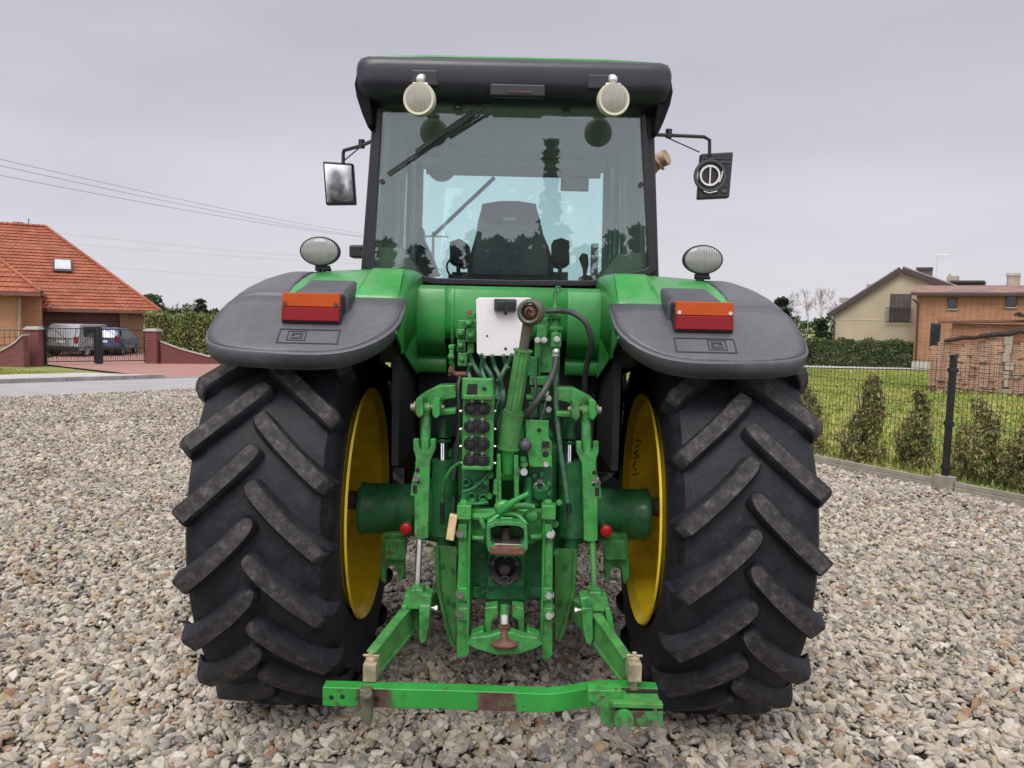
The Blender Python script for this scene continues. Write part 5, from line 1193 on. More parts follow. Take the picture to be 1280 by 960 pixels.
# ------------------------------------------------------------------ hedge, houses on the right
def hedge(name, p0, p1, w, h, n, mat, label, size=.11, lumps=8, base=None, hvar=.06):
    p0, p1 = Vector(p0), Vector(p1); o = empty(name, ((p0.x+p1.x)/2, (p0.y+p1.y)/2, gz(p0.y)), label=label, cat='hedge')
    d = (p1-p0); ln = d.length; d.normalize(); nn = Vector((-d.y, d.x, 0))
    t = RNG.random(n); lat = RNG.random(n)*2-1; lat = np.sign(lat)*np.abs(lat)**.55; z = RNG.random(n)**.8
    face = RNG.random(n); lat = np.where(face < .7, -np.abs(lat), lat); z = np.where((face > .7), .75+.25*RNG.random(n), z)
    bul = .82+.18*np.abs(np.sin(t*ln/1.0*pi/1.25+.4))+.05*np.sin(t*37)
    hv = h*(1+hvar*np.sin(t*lumps*6.28)+hvar*.6*np.sin(t*lumps*17.1+1)+RNG.normal(size=n)*.02)
    P = np.stack([p0.x+d.x*ln*t+nn.x*lat*w/2*bul, p0.y+d.y*ln*t+nn.y*lat*w/2*bul, z*hv*np.where(np.abs(lat) > .7, .97, 1)], 1)
    P[:, 2] += np.where(P[:, 1] < 12, 0, np.maximum(-.9, -.03*(P[:, 1]-12)))
    V, Q = leaf_quads(P, size, 2.0, .6); np_mesh('foliage', V, Q, M[mat], o)
    mb = MB(); zz = gz(p0.y); mb.beam((p0.x, p0.y, zz+h*.45), (p1.x, p1.y, gz(p1.y)+h*.45), w*.6, h*.86); mb.build('twigs', M['hedge_core'], o)
    return o
hb = W(1141, 459, 50.5); ha = W(1000, 459, 50.5)
hedge('hedge', (ha.x-6, 50.5, -.9), (hb.x-.1, 50.5, -.9), 1.2, W(1080, 426, 50).z+.9, 45000, 'hedge_leaf', 'clipped dark green conifer hedge below the beige gabled house', .085)
S_('path', [(12, 47.2), (26, 47.8), (26, 49.4), (12, 49.4)], .03, 'concrete')
# beige gabled house
TH[0] = radians(-30)
Yh = 63.0
BH = empty('beige_house', tuple(W(1090, 462, Yh+4)), label='beige rendered gable house with dark roof behind the hedge', cat='house')
zg = -.95; gl, gr_ = W(1043, 400, Yh).x, W(1218, 400, Yh).x; ap = W(1127, 339, Yh); el = W(1040, 397, Yh)
zr = W(1218, 372, Yh).z
m = MB(); m.prism([Vector((gl, Yh, zg)), Vector((gr_, Yh, zg)), Vector((gr_, Yh, zr)), Vector((ap.x, Yh, ap.z)), Vector((gl, Yh, el.z+.2))], (0, 9, 0)); m.build('wall', M['render_beige'], BH)
m = MB()
Lw = W(1035, 396, Yh-.4); A2 = W(1127, 337.5, Yh-.4); Rw = Vector((gr_+.5, Yh-.4, zr-.15))
for p, q in ((Lw, A2), (Rw, A2)):
    dd = (q-p).normalized(); nrm = Vector((-dd.z, 0, dd.x)); nrm = nrm if nrm.z > 0 else -nrm
    m.prism([p+nrm*.05, q+nrm*.05, q+nrm*.30, p+nrm*.30], (0, 10, 0))
m.build('roof', M['roof_grey'], BH)
m = MB()
for p, q in ((Lw, A2), (Rw, A2)):
    dd = (q-p).normalized(); nrm = Vector((-dd.z, 0, dd.x)); nrm = nrm if nrm.z > 0 else -nrm
    m.prism([p-nrm*.12-Vector((0, .04, 0)), q-nrm*.12-Vector((0, .04, 0)), q+nrm*.22-Vector((0, .04, 0)), p+nrm*.22-Vector((0, .04, 0))], (0, .06, 0))
m.build('barge_board', M['fascia_dark'], BH)
m = MB(); m.tube([W(1036, 397, Yh-.3), W(1043, 402, Yh-.15), W(1042, 425, Yh-.15), W(1041, 460, Yh-.15)], .07, n=8); m.build('drainpipe', M['fascia_dark'], BH)
w_ = empty('balcony_door', tuple(W(1125, 402, Yh-.1)), BH)
m = MB(); m.pbox(1112, 367.5, 1138.5, 402, Yh-.06, .1); m.build('door_frame', M['window_dark'], w_, bevel=.02)
m = MB()
for k in range(5): m.pbox(1114+k*4.8, 369, 1118+k*4.8, 401, Yh-.09, .04)
m.build('shutter', M['chimney_dark'], w_)
m = MB()
for k in range(14): m.pbox(1107+k*2.5, 385, 1107.5+k*2.5, 402, Yh-.25, .03)
for vv in (384.5, 402): m.pbox(1107, vv, 1141, vv+.9, Yh-.26, .05)
m.build('railing', M['iron_black'], w_)
m = MB(); m.pbox(1043, 400.5, 1218, 401.2, Yh-.03, .05); m.build('string_course', M['render_trim'], BH)
m = MB(); m.pbox(1147, 336, 1165, 356, Yh+3, .9); m.build('chimney', M['chimney_dark'], BH, bevel=.02); m = MB(); m.pbox(1145, 334, 1166, 337, Yh+2.9, 1.1); m.build('chimney_cap', M['fascia_dark'], BH)
for (u0, v0, u1, v1) in ((1083, 355, 1097, 361), (1049, 372, 1063, 378)):
    m = MB(); m.pbox(u0, v0, u1, v1, Yh+4, 2); m.build('dormer', M['roof_grey'], BH)
m = MB(); p = W(1170, 362, Yh+1); q = W(1171, 318, Yh+1); m.cyl(p, q, .035, n=6); m.tube([q, W(1186, 319, Yh+1)], .03, n=5)
for u in (1174, 1178, 1183): m.cyl(W(u, 316, Yh+1), W(u+.3, 322, Yh+1), .02, n=4)
m.tube([W(1171, 326, Yh+1), W(1180, 322, Yh+1)], .025, n=5); m.build('aerial', M['zinc'], BH)
# orange brick house
Yb = 56.0
BB = empty('brick_house', tuple(W(1220, 470, Yb+3)), label='orange brick house with low lean-to roof and small square windows', cat='house')
bl = W(1143, 420, Yb).x; zt = W(1200, 368, Yb).z
m = MB(); m.box((bl, Yb, zg), (bl+16, Yb+8, zt)); m.build('wall', M['brick_orange'], BB)
m = MB(); m.box((bl-.05, Yb-.05, zg), (bl+2.0, Yb+.3, W(1150, 452, Yb).z)); m.build('plinth', M['concrete'], BB)
m = MB(); r0 = [W(1139, 371, Yb-.5), W(1152, 361.5, Yb+3)]; x1 = bl+17
m.prism([Vector((bl-.35, Yb-.5, zt-.05)), Vector((bl-.35, Yb-.5, zt+.14)), Vector((bl-.2, Yb+3.5, zt+.72)), Vector((bl-.2, Yb+8, zt+.70)), Vector((bl-.2, Yb+8, zt+.5)), Vector((bl-.2, Yb+3.5, zt+.5))], (17.4, 0, 0)); m.build('roof', M['roof_sheet'], BB)
m = MB(); m.box((bl-.36, Yb-.56, zt-.10), (bl+17, Yb-.50, zt+.06)); m.build('gutter', M['fascia_dark'], BB)
m = MB(); m.tube([W(1141, 374, Yb-.4), W(1148, 380, Yb-.12), W(1147, 400, Yb-.1), W(1144.5, 450, Yb-.1)], .06, n=8); m.build('drainpipe', M['fascia_dark'], BB)
for (u0, v0, u1, v1) in ((1184.5, 372.5, 1196.5, 386), (1257, 369, 1271, 384), (1162.5, 404, 1175.5, 434)):
    f = MB(); f.pbox(u0, v0, u1, v1, Yb-.05, .1); o = f.build('window', M['fascia_dark'], BB, bevel=.02)
    f = MB(); um = (u0+u1)/2; f.pbox(u0+1.2, v0+1.5, u1-1.2, v1-1.5, Yb-.07, .05); f.build('pane', M['window_dark'], o)
    f = MB(); f.pbox(u0-1, v1, u1+1, v1+1.2, Yb-.12, .15); f.build('sill', M['concrete'], o)
m = MB(); m.pbox(1259, 344, 1275.5, 363, Yb+3, .9); m.build('chimney', M['chimney_stone'], BB, bevel=.03); m = MB(); m.pbox(1258.5, 341, 1276.5, 344.5, Yb+2.95, 1.0); m.build('chimney_cap', M['concrete'], BB)
RB = empty('grey_outbuilding', tuple(W(1210, 465, Yb+12)), label='dark flat roofed building rising behind the orange brick house', cat='building')
m = MB(); m.pbox(1192, 352, 1232, 372, Yb+12, 6); m.build('wall', M['chimney_dark'], RB); m = MB(); m.pbox(1188, 350.5, 1231, 353, Yb+11.5, 7); m.build('roof', M['fascia_dark'], RB)
m = MB(); m.pbox(1183, 345, 1199, 352, Yb+12.2, 2); m.pbox(1185.5, 342, 1189, 346, Yb+12.5, .5); m.build('chimney', M['chimney_stone'], RB)
# ruined brick shed in front
Ys = 31.0
SH = empty('brick_shed', tuple(W(1230, 490, Ys+2)), label='crumbling red brick shed with rotten beam in front of orange house', cat='shed')
zs = gz(Ys*.87)-.05
sl_, sr_ = W(1167, 450, Ys).x, W(1167, 450, Ys).x+9
top_pts = [W(1177, 404, Ys), W(1290, 402.5, Ys)]
m = MB(); m.prism([Vector((sl_+.3, Ys, zs)), Vector((sr_, Ys, zs)), Vector((sr_, Ys, top_pts[1].z)), Vector((sl_+.5, Ys, top_pts[0].z)), Vector((sl_+.45, Ys, W(1178, 432, Ys).z))], (0, 4.5, 0)); m.build('wall', M['brick_orange'], SH)
m = MB(); m.prism([W(1172, 401, Ys-.25), W(1172, 403.5, Ys-.25), W(1300, 402.5, Ys-.25), W(1300, 399.5, Ys-.25)], (0, 5, 0)); m.build('roof', M['fascia'], SH)
# broken lower facade: ragged courses standing proud
m = MB(); n = 46
for i in range(n):
    x0 = sl_-.1+i*.2; u = 1165+i*.2*961/Ys
    zt_ = W(u, 433-(6 if u > 1190 else 0)-4*sin(i*.9)-3*RNG.random(), Ys-.3).z
    m.box((x0, Ys-.32-.05*RNG.random(), zs-.1), (x0+.197, Ys-.003, zt_))
m.build('broken_facade', M['brick_ruin'], SH, bevel=.01)
m = MB()
for k in range(90):
    x0 = sl_+RNG.random()*8.6; zz = zs+.12+(RNG.random()**1.4)*1.6; s = .06+.08*RNG.random()
    m.beam((x0, Ys-.38, zz), (x0+s*2, Ys-.40, zz+RNG.normal()*.05), .06, s*.7)
m.build('loose_brick', M['brick_ruin'], SH, kind='stuff')
m = MB(); pts = [(1180, 426), (1190, 425), (1205, 422), (1220, 422), (1232, 419.5), (1248, 418), (1262, 417.5), (1275, 414), (1290, 417)]
m.tube([W(u, v, Ys-.42) for u, v in pts], .08, n=7, rs=[.6, .9, 1, .8, 1.1, 1, 1.2, .9, .8]); m.build('rotten_beam', M['rotten_wood'], SH)
m = MB(); m.pbox(1274, 393, 1296, 396.5, Ys-.6, .8); m.tube([W(1268, 394, Ys-.5), W(1274, 391, Ys-.5), W(1280, 396, Ys-.5)], .05, n=5); m.build('lean_to_edge', M['rotten_wood'], SH)
m = MB(); q = W(1259, 450, Ys-.45)
for k in range(7): m.box((q.x-.10+.03*RNG.normal(), Ys-.46, zs+.1+k*.28), (q.x+.10+.03*RNG.normal(), Ys-.34, zs+.3+k*.30))
m.build('mortar_patch', M['chimney_stone'], SH, kind='stuff')
P = []
for k in range(1500): P.append([sl_+RNG.random()*9, Ys-.6-.8*RNG.random(), zs+.25*RNG.random()**2])
V, Q = leaf_quads(np.array(P), .10, 1.5, .5); np_mesh('undergrowth', V, Q, M['thuja_brown'], label='brown weeds along the foot of the ruined brick shed', cat='weeds', kind='stuff')
TH[0] = 0.0
# ------------------------------------------------------------------ left: tiled house
def tiled_plane(mb, e0, e1, r0, r1, n=24, lift=.05, th=.03):
    """roof plane from eave e0-e1 up to ridge r0-r1 as overlapping courses"""
    e0, e1, r0, r1 = map(Vector, (e0, e1, r0, r1))
    nrm = (e1-e0).cross(r0-e0).normalized(); nrm = nrm if nrm.z > 0 else -nrm
    for i in range(n):
        a, b = i/n, (i+1)/n
        p0, p1, q1, q0 = e0.lerp(r0, a), e1.lerp(r1, a), e1.lerp(r1, b), e0.lerp(r0, b)
        p0, p1 = p0+nrm*lift, p1+nrm*lift
        mb.add([p0, p1, q1, q0, p0-nrm*th, p1-nrm*th], [(0, 1, 2, 3), (4, 5, 1, 0)], 0, False)
TH[0] = radians(30)
Yl = 52.0
LH = empty('tiled_house', tuple(W(100, 440, Yl+6)), label='brick house with big orange-red tiled hip roof and roof window', cat='house')
er = W(201, 389, Yl); ez = er.z; rg = W(57, 284, Yl+6.5); zrid = rg.z; xl = -26.0
m = MB()
tiled_plane(m, (xl, Yl, ez), (er.x, Yl, ez), (xl, Yl+6.5, zrid), (rg.x, Yl+6.5, zrid), 26)
tiled_plane(m, (er.x, Yl, ez), (er.x, Yl+13, ez), (rg.x, Yl+6.5, zrid), (rg.x, Yl+6.5, zrid), 26)
tiled_plane(m, (er.x, Yl+13, ez), (xl, Yl+13, ez), (rg.x, Yl+6.5, zrid), (xl, Yl+6.5, zrid), 26)
# wing
wc = W(52, 366, 46.5); wz = wc.z; wx = wc.x; whi = W(-40, 290, 44.5)
tiled_plane(m, (wx-12, 46.5, wz), (wx, 46.5, wz), (wx-12, 52, wz+4.6), (wx-5.2, 52, wz+4.6), 18)
tiled_plane(m, (wx, 46.5, wz), (wx, 54, wz), (wx-5.2, 52, wz+4.6), (wx-5.2, 54, wz+4.6), 18)
m.build('roof', M['roof_tile'], LH, fix=False)
m = MB(); m.tube([(er.x, Yl, ez+.05), (rg.x, Yl+6.5, zrid+.06)], .10, n=8); m.tube([(rg.x, Yl+6.5, zrid+.06), (xl, Yl+6.5, zrid+.06)], .10, n=8); m.tube([(wx, 46.5, wz+.05), (wx-5.2, 52, wz+4.66)], .10, n=8); m.build('ridge_tile', M['roof_tile'], LH)
m = MB(); m.box((wx+.1, Yl-.1, ez-.16), (er.x+.08, Yl+.05, ez-.0)); m.box((wx-12, 46.4, wz-.18), (wx+.08, 46.55, wz)); m.box((er.x-.03, Yl-.1, ez-.16), (er.x+.1, Yl+13, ez)); m.box((wx-.05, 46.4, wz-.18), (wx+.1, 52.5, wz)); m.build('gutter', M['fascia'], LH)
m = MB(); m.box((xl, Yl+.02, ez-.12), (er.x-.05, Yl+12.9, ez-.05)); m.box((wx-12, 46.52, wz-.12), (wx-.06, 52.5, wz-.05)); m.build('soffit', M['fascia'], LH)
zl = -.95
u2x = lambda u, Y: W(u, 410, Y).x
m = MB(); yw = Yl+.8
m.box((u2x(150, yw), yw, zl), (u2x(179.5, yw), yw+11, ez-.1)); m.box((xl, yw+.5, zl), (u2x(150, yw)-.01, yw+11, ez-.1)); m.box((u2x(28, 48.6), 48.6, zl), (u2x(51, 48.6), yw+.49, wz-.1)); m.box((wx-12, 47.3, zl), (u2x(27, 47.3), 48.59, wz-.1))
m.build('wall', M['brick_house'], LH)
m = MB(); m.pbox(52, 391, 150, 440, yw+.44, .05); o = m.build('garage_door', M['garage_red'], LH)
m = MB()
for vv in (401, 411, 421): m.pbox(53, vv, 149, vv+.7, yw+.42, .03)
m.build('door_rib', M['fascia_dark'], o)
m = MB(); m.tube([W(24, 371, 47.2), W(24, 430, 47.2)], .06, n=8); m.build('drainpipe', M['chimney_stone'], LH)
sk = W(78.5, 334, Yl+3.3); f = MB(); k_ = (zrid-ez)/6.5
yc = Yl+(sk.z-ez)/k_; sc2 = yc/ (Yl+3.3); cxx = W(78.5, 334, yc).x; hh_ = .52
dv = Vector((0, 1, k_)).normalized(); nv = Vector((0, -k_, 1)).normalized(); cc_ = Vector((cxx, yc, ez+(yc-Yl)*k_))+nv*.09
f.prism([cc_+Vector((sx*.52, 0, 0))+dv*(sy*.62) for sx, sy in ((-1, -1), (1, -1), (1, 1), (-1, 1))], nv*.08); o = f.build('roof_window', M['fascia_dark'], LH)
f = MB(); f.prism([cc_+nv*.082+Vector((sx*.42, 0, 0))+dv*(sy*.48+.06) for sx, sy in ((-1, -1), (1, -1), (1, 1), (-1, 1))], nv*.012); f.build('pane', M['window_sky'], o)
m = MB(); m.pbox(17, 277.5, 29, 288, Yl+6.6, .8); m.build('chimney', M['chimney_dark'], LH); m = MB(); m.cyl(W(36, 284, Yl+6.6), W(36, 273, Yl+6.6), .03, n=5); m.build('vent_pipe', M['fascia_dark'], LH)
m = MB(); m.pbox(156, 390, 160, 392, yw-.1, .12); m.build('wall_lamp', M['window_sky'], LH)
TH[0] = 0.0
# ------------------------------------------------------------------ gate, brick piers and wing walls
def pier(u, v0, v1, lab, w=.52):
    g = G(u, v1); h = W(u, v0, g.y).z-g.z; o = empty('brick_pier', tuple(g), label=lab, cat='pier', group='brick gate piers')
    m = MB(); m.box((g.x-w/2, g.y-w/2, g.z-.1), (g.x+w/2, g.y+w/2, g.z+h-.10)); m.build('shaft', M['brick_dark'], o, bevel=.01)
    m = MB(); m.box((g.x-w/2-.06, g.y-w/2-.06, g.z+h-.10), (g.x+w/2+.06, g.y+w/2+.06, g.z+h-.03)); m.box((g.x-w/2, g.y-w/2, g.z+h-.03), (g.x+w/2, g.y+w/2, g.z+h+.02)); m.build('cap', M['concrete'], o, bevel=.015)
    return g, h
pl, hl = pier(46, 409, 457, 'dark red brick gate pier beside the grey van and the curved wall')
pr, hr = pier(192, 411.5, 455, 'dark red brick gate pier at the hedge end of the black gate')
def wing(p, h, pts, lab, name='garden_wall'):
    """low wall with a sloping or curved top, from pier p along ground points"""
    o = empty(name, tuple(pts[0][0]), label=lab, cat='wall'); m = MB(); c = MB()
    B = [Vector((q.x, q.y, gz(q.y))) for q, _ in pts]; Hh = [k for _, k in pts]
    for i in range(len(B)-1):
        a, b = B[i], B[i+1]; d = (b-a); d.z = 0; d.normalize(); nn = Vector((-d.y, d.x, 0))*.13
        v = [a-nn, b-nn, b+nn, a+nn]; v = [q-Vector((0, 0, .1)) for q in v]+[v[0]+Vector((0, 0, Hh[i])), v[1]+Vector((0, 0, Hh[i+1])), v[2]+Vector((0, 0, Hh[i+1])), v[3]+Vector((0, 0, Hh[i]))]
        m.add(v, [(3,2,1,0),(4,5,6,7),(0,1,5,4),(1,2,6,5),(2,3,7,6),(3,0,4,7)])
        n2 = nn*1.35; z0, z1 = Vector((0, 0, Hh[i]+.002)), Vector((0, 0, Hh[i+1]+.002)); t_ = Vector((0, 0, .06))
        v = [a-n2+z0, b-n2+z1, b+n2+z1, a+n2+z0]; v = v+[q+t_ for q in v]; c.add(v, [(3,2,1,0),(4,5,6,7),(0,1,5,4),(1,2,6,5),(2,3,7,6),(3,0,4,7)])
    m.build('wall', M['brick_dark'], o); c.build('coping', M['concrete'], o)
    return o
q1 = G(260, 455.5); wing(pr, hr, [(pr+Vector((.28, .1, 0)), 1.02), (pr.lerp(q1, .5), .68), (q1, .36), (q1+Vector((3.5, 1.5, 0)), .36)], 'dark red brick wing wall sloping down from the gate toward the tractor fender')
ql = G(-60, 456); pw_ = Vector((pl.x+.15, pl.y-.32, pl.z))
cur = []
for k in range(9):
    t_ = k/8; hh = 1.22-1.0*sin(t_*pi/2)**.8; a = Vector((pw_.x, pw_.y, 0)).lerp(Vector((pw_.x-2.6, pw_.y-.5, 0)), t_); cur.append((a+Vector((0, -.55*(1-t_)**2, 0)), max(hh, .2)))
cur.append((Vector((pw_.x-7.5, pw_.y-1.4, 0)), .2)); wing(pl, hl, cur, 'dark red brick wall curving down from the gate pier to the lawn')
def ironwork(o, a, b, z0, h, n, arcs=True):
    m = MB(); a, b = Vector(a), Vector(b)
    for k in range(n+1):
        q = a.lerp(b, k/n); m.cyl((q.x, q.y, gz(q.y)+z0), (q.x, q.y, gz(q.y)+z0+h*(.96 if k % 2 else 1)), .011, n=4)
    m.build('bar', M['iron_black'], o, kind=None)
    m = MB()
    for z in (z0+.04, z0+h*.42, z0+h-.03): m.cyl((a.x, a.y, gz(a.y)+z), (b.x, b.y, gz(b.y)+z), .022, n=6)
    m.build('rail', M['iron_black'], o)
    if arcs:
        m = MB()
        for s_, c0 in ((1, 0.), (-1, 1.)):
            for r in (.22, .36, .5):
                pts = []
                for k in range(9):
                    th = k/8*pi/2; t_ = c0+s_*r*sin(th)*1.0; q = a.lerp(b, t_); pts.append((q.x, q.y-.015, gz(q.y)+z0+h*(.12+.86*cos(th)*(r/.5))))
                m.tube(pts, .012, n=4)
        m.build('scroll', M['iron_black'], o)
g0 = Vector((pl.x+.32, pl.y+.1, 0)); g1 = Vector((pr.x-.32, pr.y-.1, 0)); gm = g0.lerp(g1, .5)
hg = W(124, 410, gm.y).z-gz(gm.y)
GT = empty('driveway_gate', (gm.x, gm.y, gz(gm.y)), label='black double leaf iron gate with arched bars across the red driveway', cat='gate')
m = MB(); m.box((gm.x-.085, gm.y-.05, gz(gm.y)+.03), (gm.x+.085, gm.y+.05, gz(gm.y)+hg)); m.build('centre_post', M['iron_black'], GT)
for a, b in ((g0, gm+Vector((-.14, 0, 0))), (gm+Vector((.14, 0, 0)), g1)):
    lf = empty('gate_leaf', (a.x, a.y, gz(a.y)), GT); ironwork(lf, a, b, .12, hg-.14, 20)
    m = MB()
    for q in (a, b): m.box((q.x-.04, q.y-.04, gz(q.y)+.06), (q.x+.04, q.y+.04, gz(q.y)+hg))
    m.build('stile', M['iron_black'], lf, split=True)
FL = empty('iron_fence', (pl.x-2, pl.y, pl.z), label='black iron railing with arched bars on the low curved brick wall', cat='fence')
fa, fb = Vector((pl.x-.5, pl.y-.2, 0)), Vector((pl.x-7.5, pl.y-1.4, 0)); ironwork(FL, fa, fb, .30, 1.15, 36)
for k in (.16, .55):
    q = fa.lerp(fb, k); m = MB(); m.box((q.x-.12, q.y-.06, gz(q.y)), (q.x+.12, q.y+.06, gz(q.y)+1.6)); m.build('post', M['iron_black'], FL)
# ------------------------------------------------------------------ two vans on the drive
def van(loc, rot, paint_, label, hgt, ln, wd, rear_hatch=True):
    o = empty('parked_van', loc, label=label, cat='van'); o.rotation_euler.z = rot; mm = Matrix.Rotation(rot, 4, 'Z')
    T_ = lambda x, y, z: Vector((x, y, z))+Vector(loc)
    # y<0 is the end towards us; profile in (y, z)
    pf = [(-ln/2, .38), (-ln/2-.02, .62), (-ln/2+.05, 1.0), (-ln/2+.30, hgt-.12), (-ln/2+.5, hgt), (ln/2-1.9, hgt-.03), (ln/2-1.1, 1.08), (ln/2-.15, .88), (ln/2, .55), (ln/2-.02, .35)]
    rows = []
    for x, k in ((-1, .965), (-.97, 1), (-.5, 1.0), (.5, 1.0), (.97, 1), (1, .965)):
        rows.append([T_(x*wd/2*(1 if z < 1.05 else 1-.16*(z-1.05)/(hgt-1.05)), y*(.992 if abs(x) == 1 else 1), .35+(z-.35)*(k if abs(x) == 1 and z > 1.2 else 1)) for y, z in pf])
    m = MB(); m.grid([r+[r[0]] for r in rows]); m.add(rows[0], [tuple(range(len(pf)))]); m.add(rows[-1], [tuple(range(len(pf)))]); m.build('body', M[paint_], o, ang=40)
    wt = wd/2*.86
    m = MB(); m.prism([T_(-wt+.08, -ln/2+.02, 1.06), T_(wt-.08, -ln/2+.02, 1.06), T_(wt-.16, -ln/2+.26, hgt-.16), T_(-wt+.16, -ln/2+.26, hgt-.16)], (0, -.03, -.004)); m.build('rear_window', M['window_sky'], o)
    for s in (-1, 1):
        m = MB(); m.prism([T_(s*wd/2*.99, -ln/2+.5, 1.1), T_(s*wd/2*.99, ln/2-1.3, 1.1), T_(s*wd/2*.90, ln/2-1.85, hgt-.16), T_(s*wd/2*.90, -ln/2+.6, hgt-.16)], (s*.015, 0, 0)); m.build('side_window', M['window_dark'], o)
        m = MB(); m.box(T_(s*(wd/2-.24), -ln/2-.05, .78), T_(s*(wd/2-.02), -ln/2+.12, 1.12)); m.build('tail_light', M['lamp_red'], o, bevel=.02)
        for yy in (-ln/2+.75, ln/2-.85):
            wh = empty('wheel', T_(s*(wd/2-.1), yy, .32), o); m = MB(); c = T_(s*(wd/2-.1), yy, .32); m.lathe([(-.1, .2), (-.1, .31), (.1, .31), (.1, .2)], c, n=20); m.build('tyre', M['black_rubber'], wh)
            m = MB(); m.cyl(c-Vector((.07, 0, 0)), c+Vector((.07, 0, 0)), .2, n=16); m.build('rim', M['zinc'], wh)
    m = MB(); m.box(T_(-wd/2+.03, -ln/2-.12, .36), T_(wd/2-.03, -ln/2+.08, .60)); m.build('bumper', M['black_plastic'], o, bevel=.04)
    m = MB(); m.box(T_(-.26, -ln/2-.06, .78), T_(.26, -ln/2-.01, .90)); m.build('number_plate', M['white_plate'], o)
    return o
gv = W(81, 444, 41.5); van((gv.x, 43.8, gz(43.8)), radians(-6), 'van_grey', 'grey van parked behind the black gate, nearer the curved wall', 1.80, 4.5, 2.05)
bv = W(124, 440, 43.5); van((bv.x+.1, 45.6-.6, gz(45.6)), radians(10), 'van_blue', 'blue van parked beside the grey van before the garage', 1.62, 3.9, 1.70)
# ------------------------------------------------------------------ hedge and verge on the left
ha, hb = G(200, 449), G(300, 447)
hz = W(230, 392, ha.y+4).z
hedge('hedge', (W(184, 440, ha.y+4.2).x, ha.y+4.2, 0), (ha.x+14, ha.y+8.5, 0), 1.6, hz-gz(ha.y+4), 60000, 'hedge_leaf_yellow', 'tall yellowish green hedge between the gate pier and the tractor fender', .08, hvar=.035)
blades('verge_grass', (-32, -12), (24, 40), 45000, 'short grass strip before the curved wall and around the gate', cond=lambda X, Y: ((X-P1.x)*rn.x+(Y-P1.y)*rn.y > .05) & (((X-P0.x)*rd.x+(Y-P0.y)*rd.y) < .4) & ((Y-(GA.y-.3)) < .7*(X-GA.x)), h=.07)
# ------------------------------------------------------------------ trees
def bare_tree(loc, h, seed, label, spread=.42, mat='bark_pale', group=None):
    rg_ = random.Random(seed); m = MB(); loc = Vector(loc)
    def br(p, d, l, r, lv):
        q = p+d*l; m.cyl(p, q, r, r*.62, n=5 if lv < 2 else 3, caps=False)
        if lv >= 5: return
        for k in range(3 if lv < 4 else 4):
            t = .45+.55*(k+1)/3 if lv else .35+.65*(k+1)/3
            a = rg_.uniform(0, 6.28); e = rg_.uniform(.25, .75)*(1.1 if lv else .8)
            x = d.cross(Vector((0, 1, .2))).normalized(); y = d.cross(x)
            nd = (d*cos(e)+(x*cos(a)+y*sin(a))*sin(e)+Vector((0, 0, .22))).normalized()
            br(p+d*l*min(t, 1), nd, l*rg_.uniform(.55, .78), max(r*.5, .016), lv+1)
    o = empty('bare_tree', loc, label=label, cat='tree', group=group)
    m2 = MB(); m2.cyl(loc-Vector((0, 0, .3)), loc+Vector((0, 0, h*.25)), h*.014, h*.011, n=8); m2.build('trunk', M['bark'], o)
    br(loc+Vector((0, 0, h*.2)), Vector((0, 0, 1)), h*.30, h*.011, 0); m.build('crown', M[mat], o, fix=False); return o
for i, (u, top, Y, lab) in enumerate(((988, 368, 92, 'slim bare pale tree just clear of the tractor fender'), (1008, 362, 96, 'bare pale tree between the fender and the beige house, tallest of its clump'), (1024, 356, 99, 'bare pale tree with wide crown beside the beige gable'), (1036, 372, 90, 'low bare tree at the eave of the beige house'))):
    b = W(u, 440, Y); bare_tree((b.x, Y, -.9), W(u, top, Y).z+.9, 30+i, lab, group='bare trees beside the beige house')
def conifer(loc, h, r, label, mat='conifer_leaf', n=5000, size=.16, group=None, clumps=140):
    o = empty('conifer', loc, label=label, cat='tree', group=group)
    P = []
    lv = int(h/.42)
    for i in range(lv):
        t = i/lv; rr = r*(1-t)**.85+.05; k = max(4, int(9*(1-t*.5)))
        for j in range(k):
            a = RNG.random()*6.28; L_ = rr*(.55+.6*RNG.random()); s = RNG.random(max(6, n//(lv*8)))**.8
            x = np.cos(a)*L_*s; y = np.sin(a)*L_*s; z = h*(.06+.94*t)-.30*L_*s+.12*RNG.normal(size=s.shape)*(.4+L_*.3)
            P.append(np.stack([x+RNG.normal(size=s.shape)*.10, y+RNG.normal(size=s.shape)*.10, z], 1))
    P = np.concatenate(P); P = P[P[:, 2] > .1]
    V, Q = leaf_quads(P, size, 1.8, -.1); np_mesh('crown', V+np.array(loc), Q, M[mat], o)
    m = MB(); m.cyl(Vector(loc)-Vector((0, 0, .2)), Vector(loc)+Vector((0, 0, h*.97)), h*.014, .01, n=7); m.build('trunk', M['bark'], o); return o
b = W(1026, 440, 70); conifer((b.x, 70, -.9), W(1026, 396, 70).z+.9, 1.5, 'small dark conifer below the bare trees beside the beige house', 'conifer_leaf', 4000, .2)
b = W(974, 440, 40); conifer((b.x, 40, -.85), W(974, 366, 40).z+.85, 2.0, 'dark conifer peeking out behind the tractor fender beside the bare trees', 'conifer_leaf', 5000, .16)
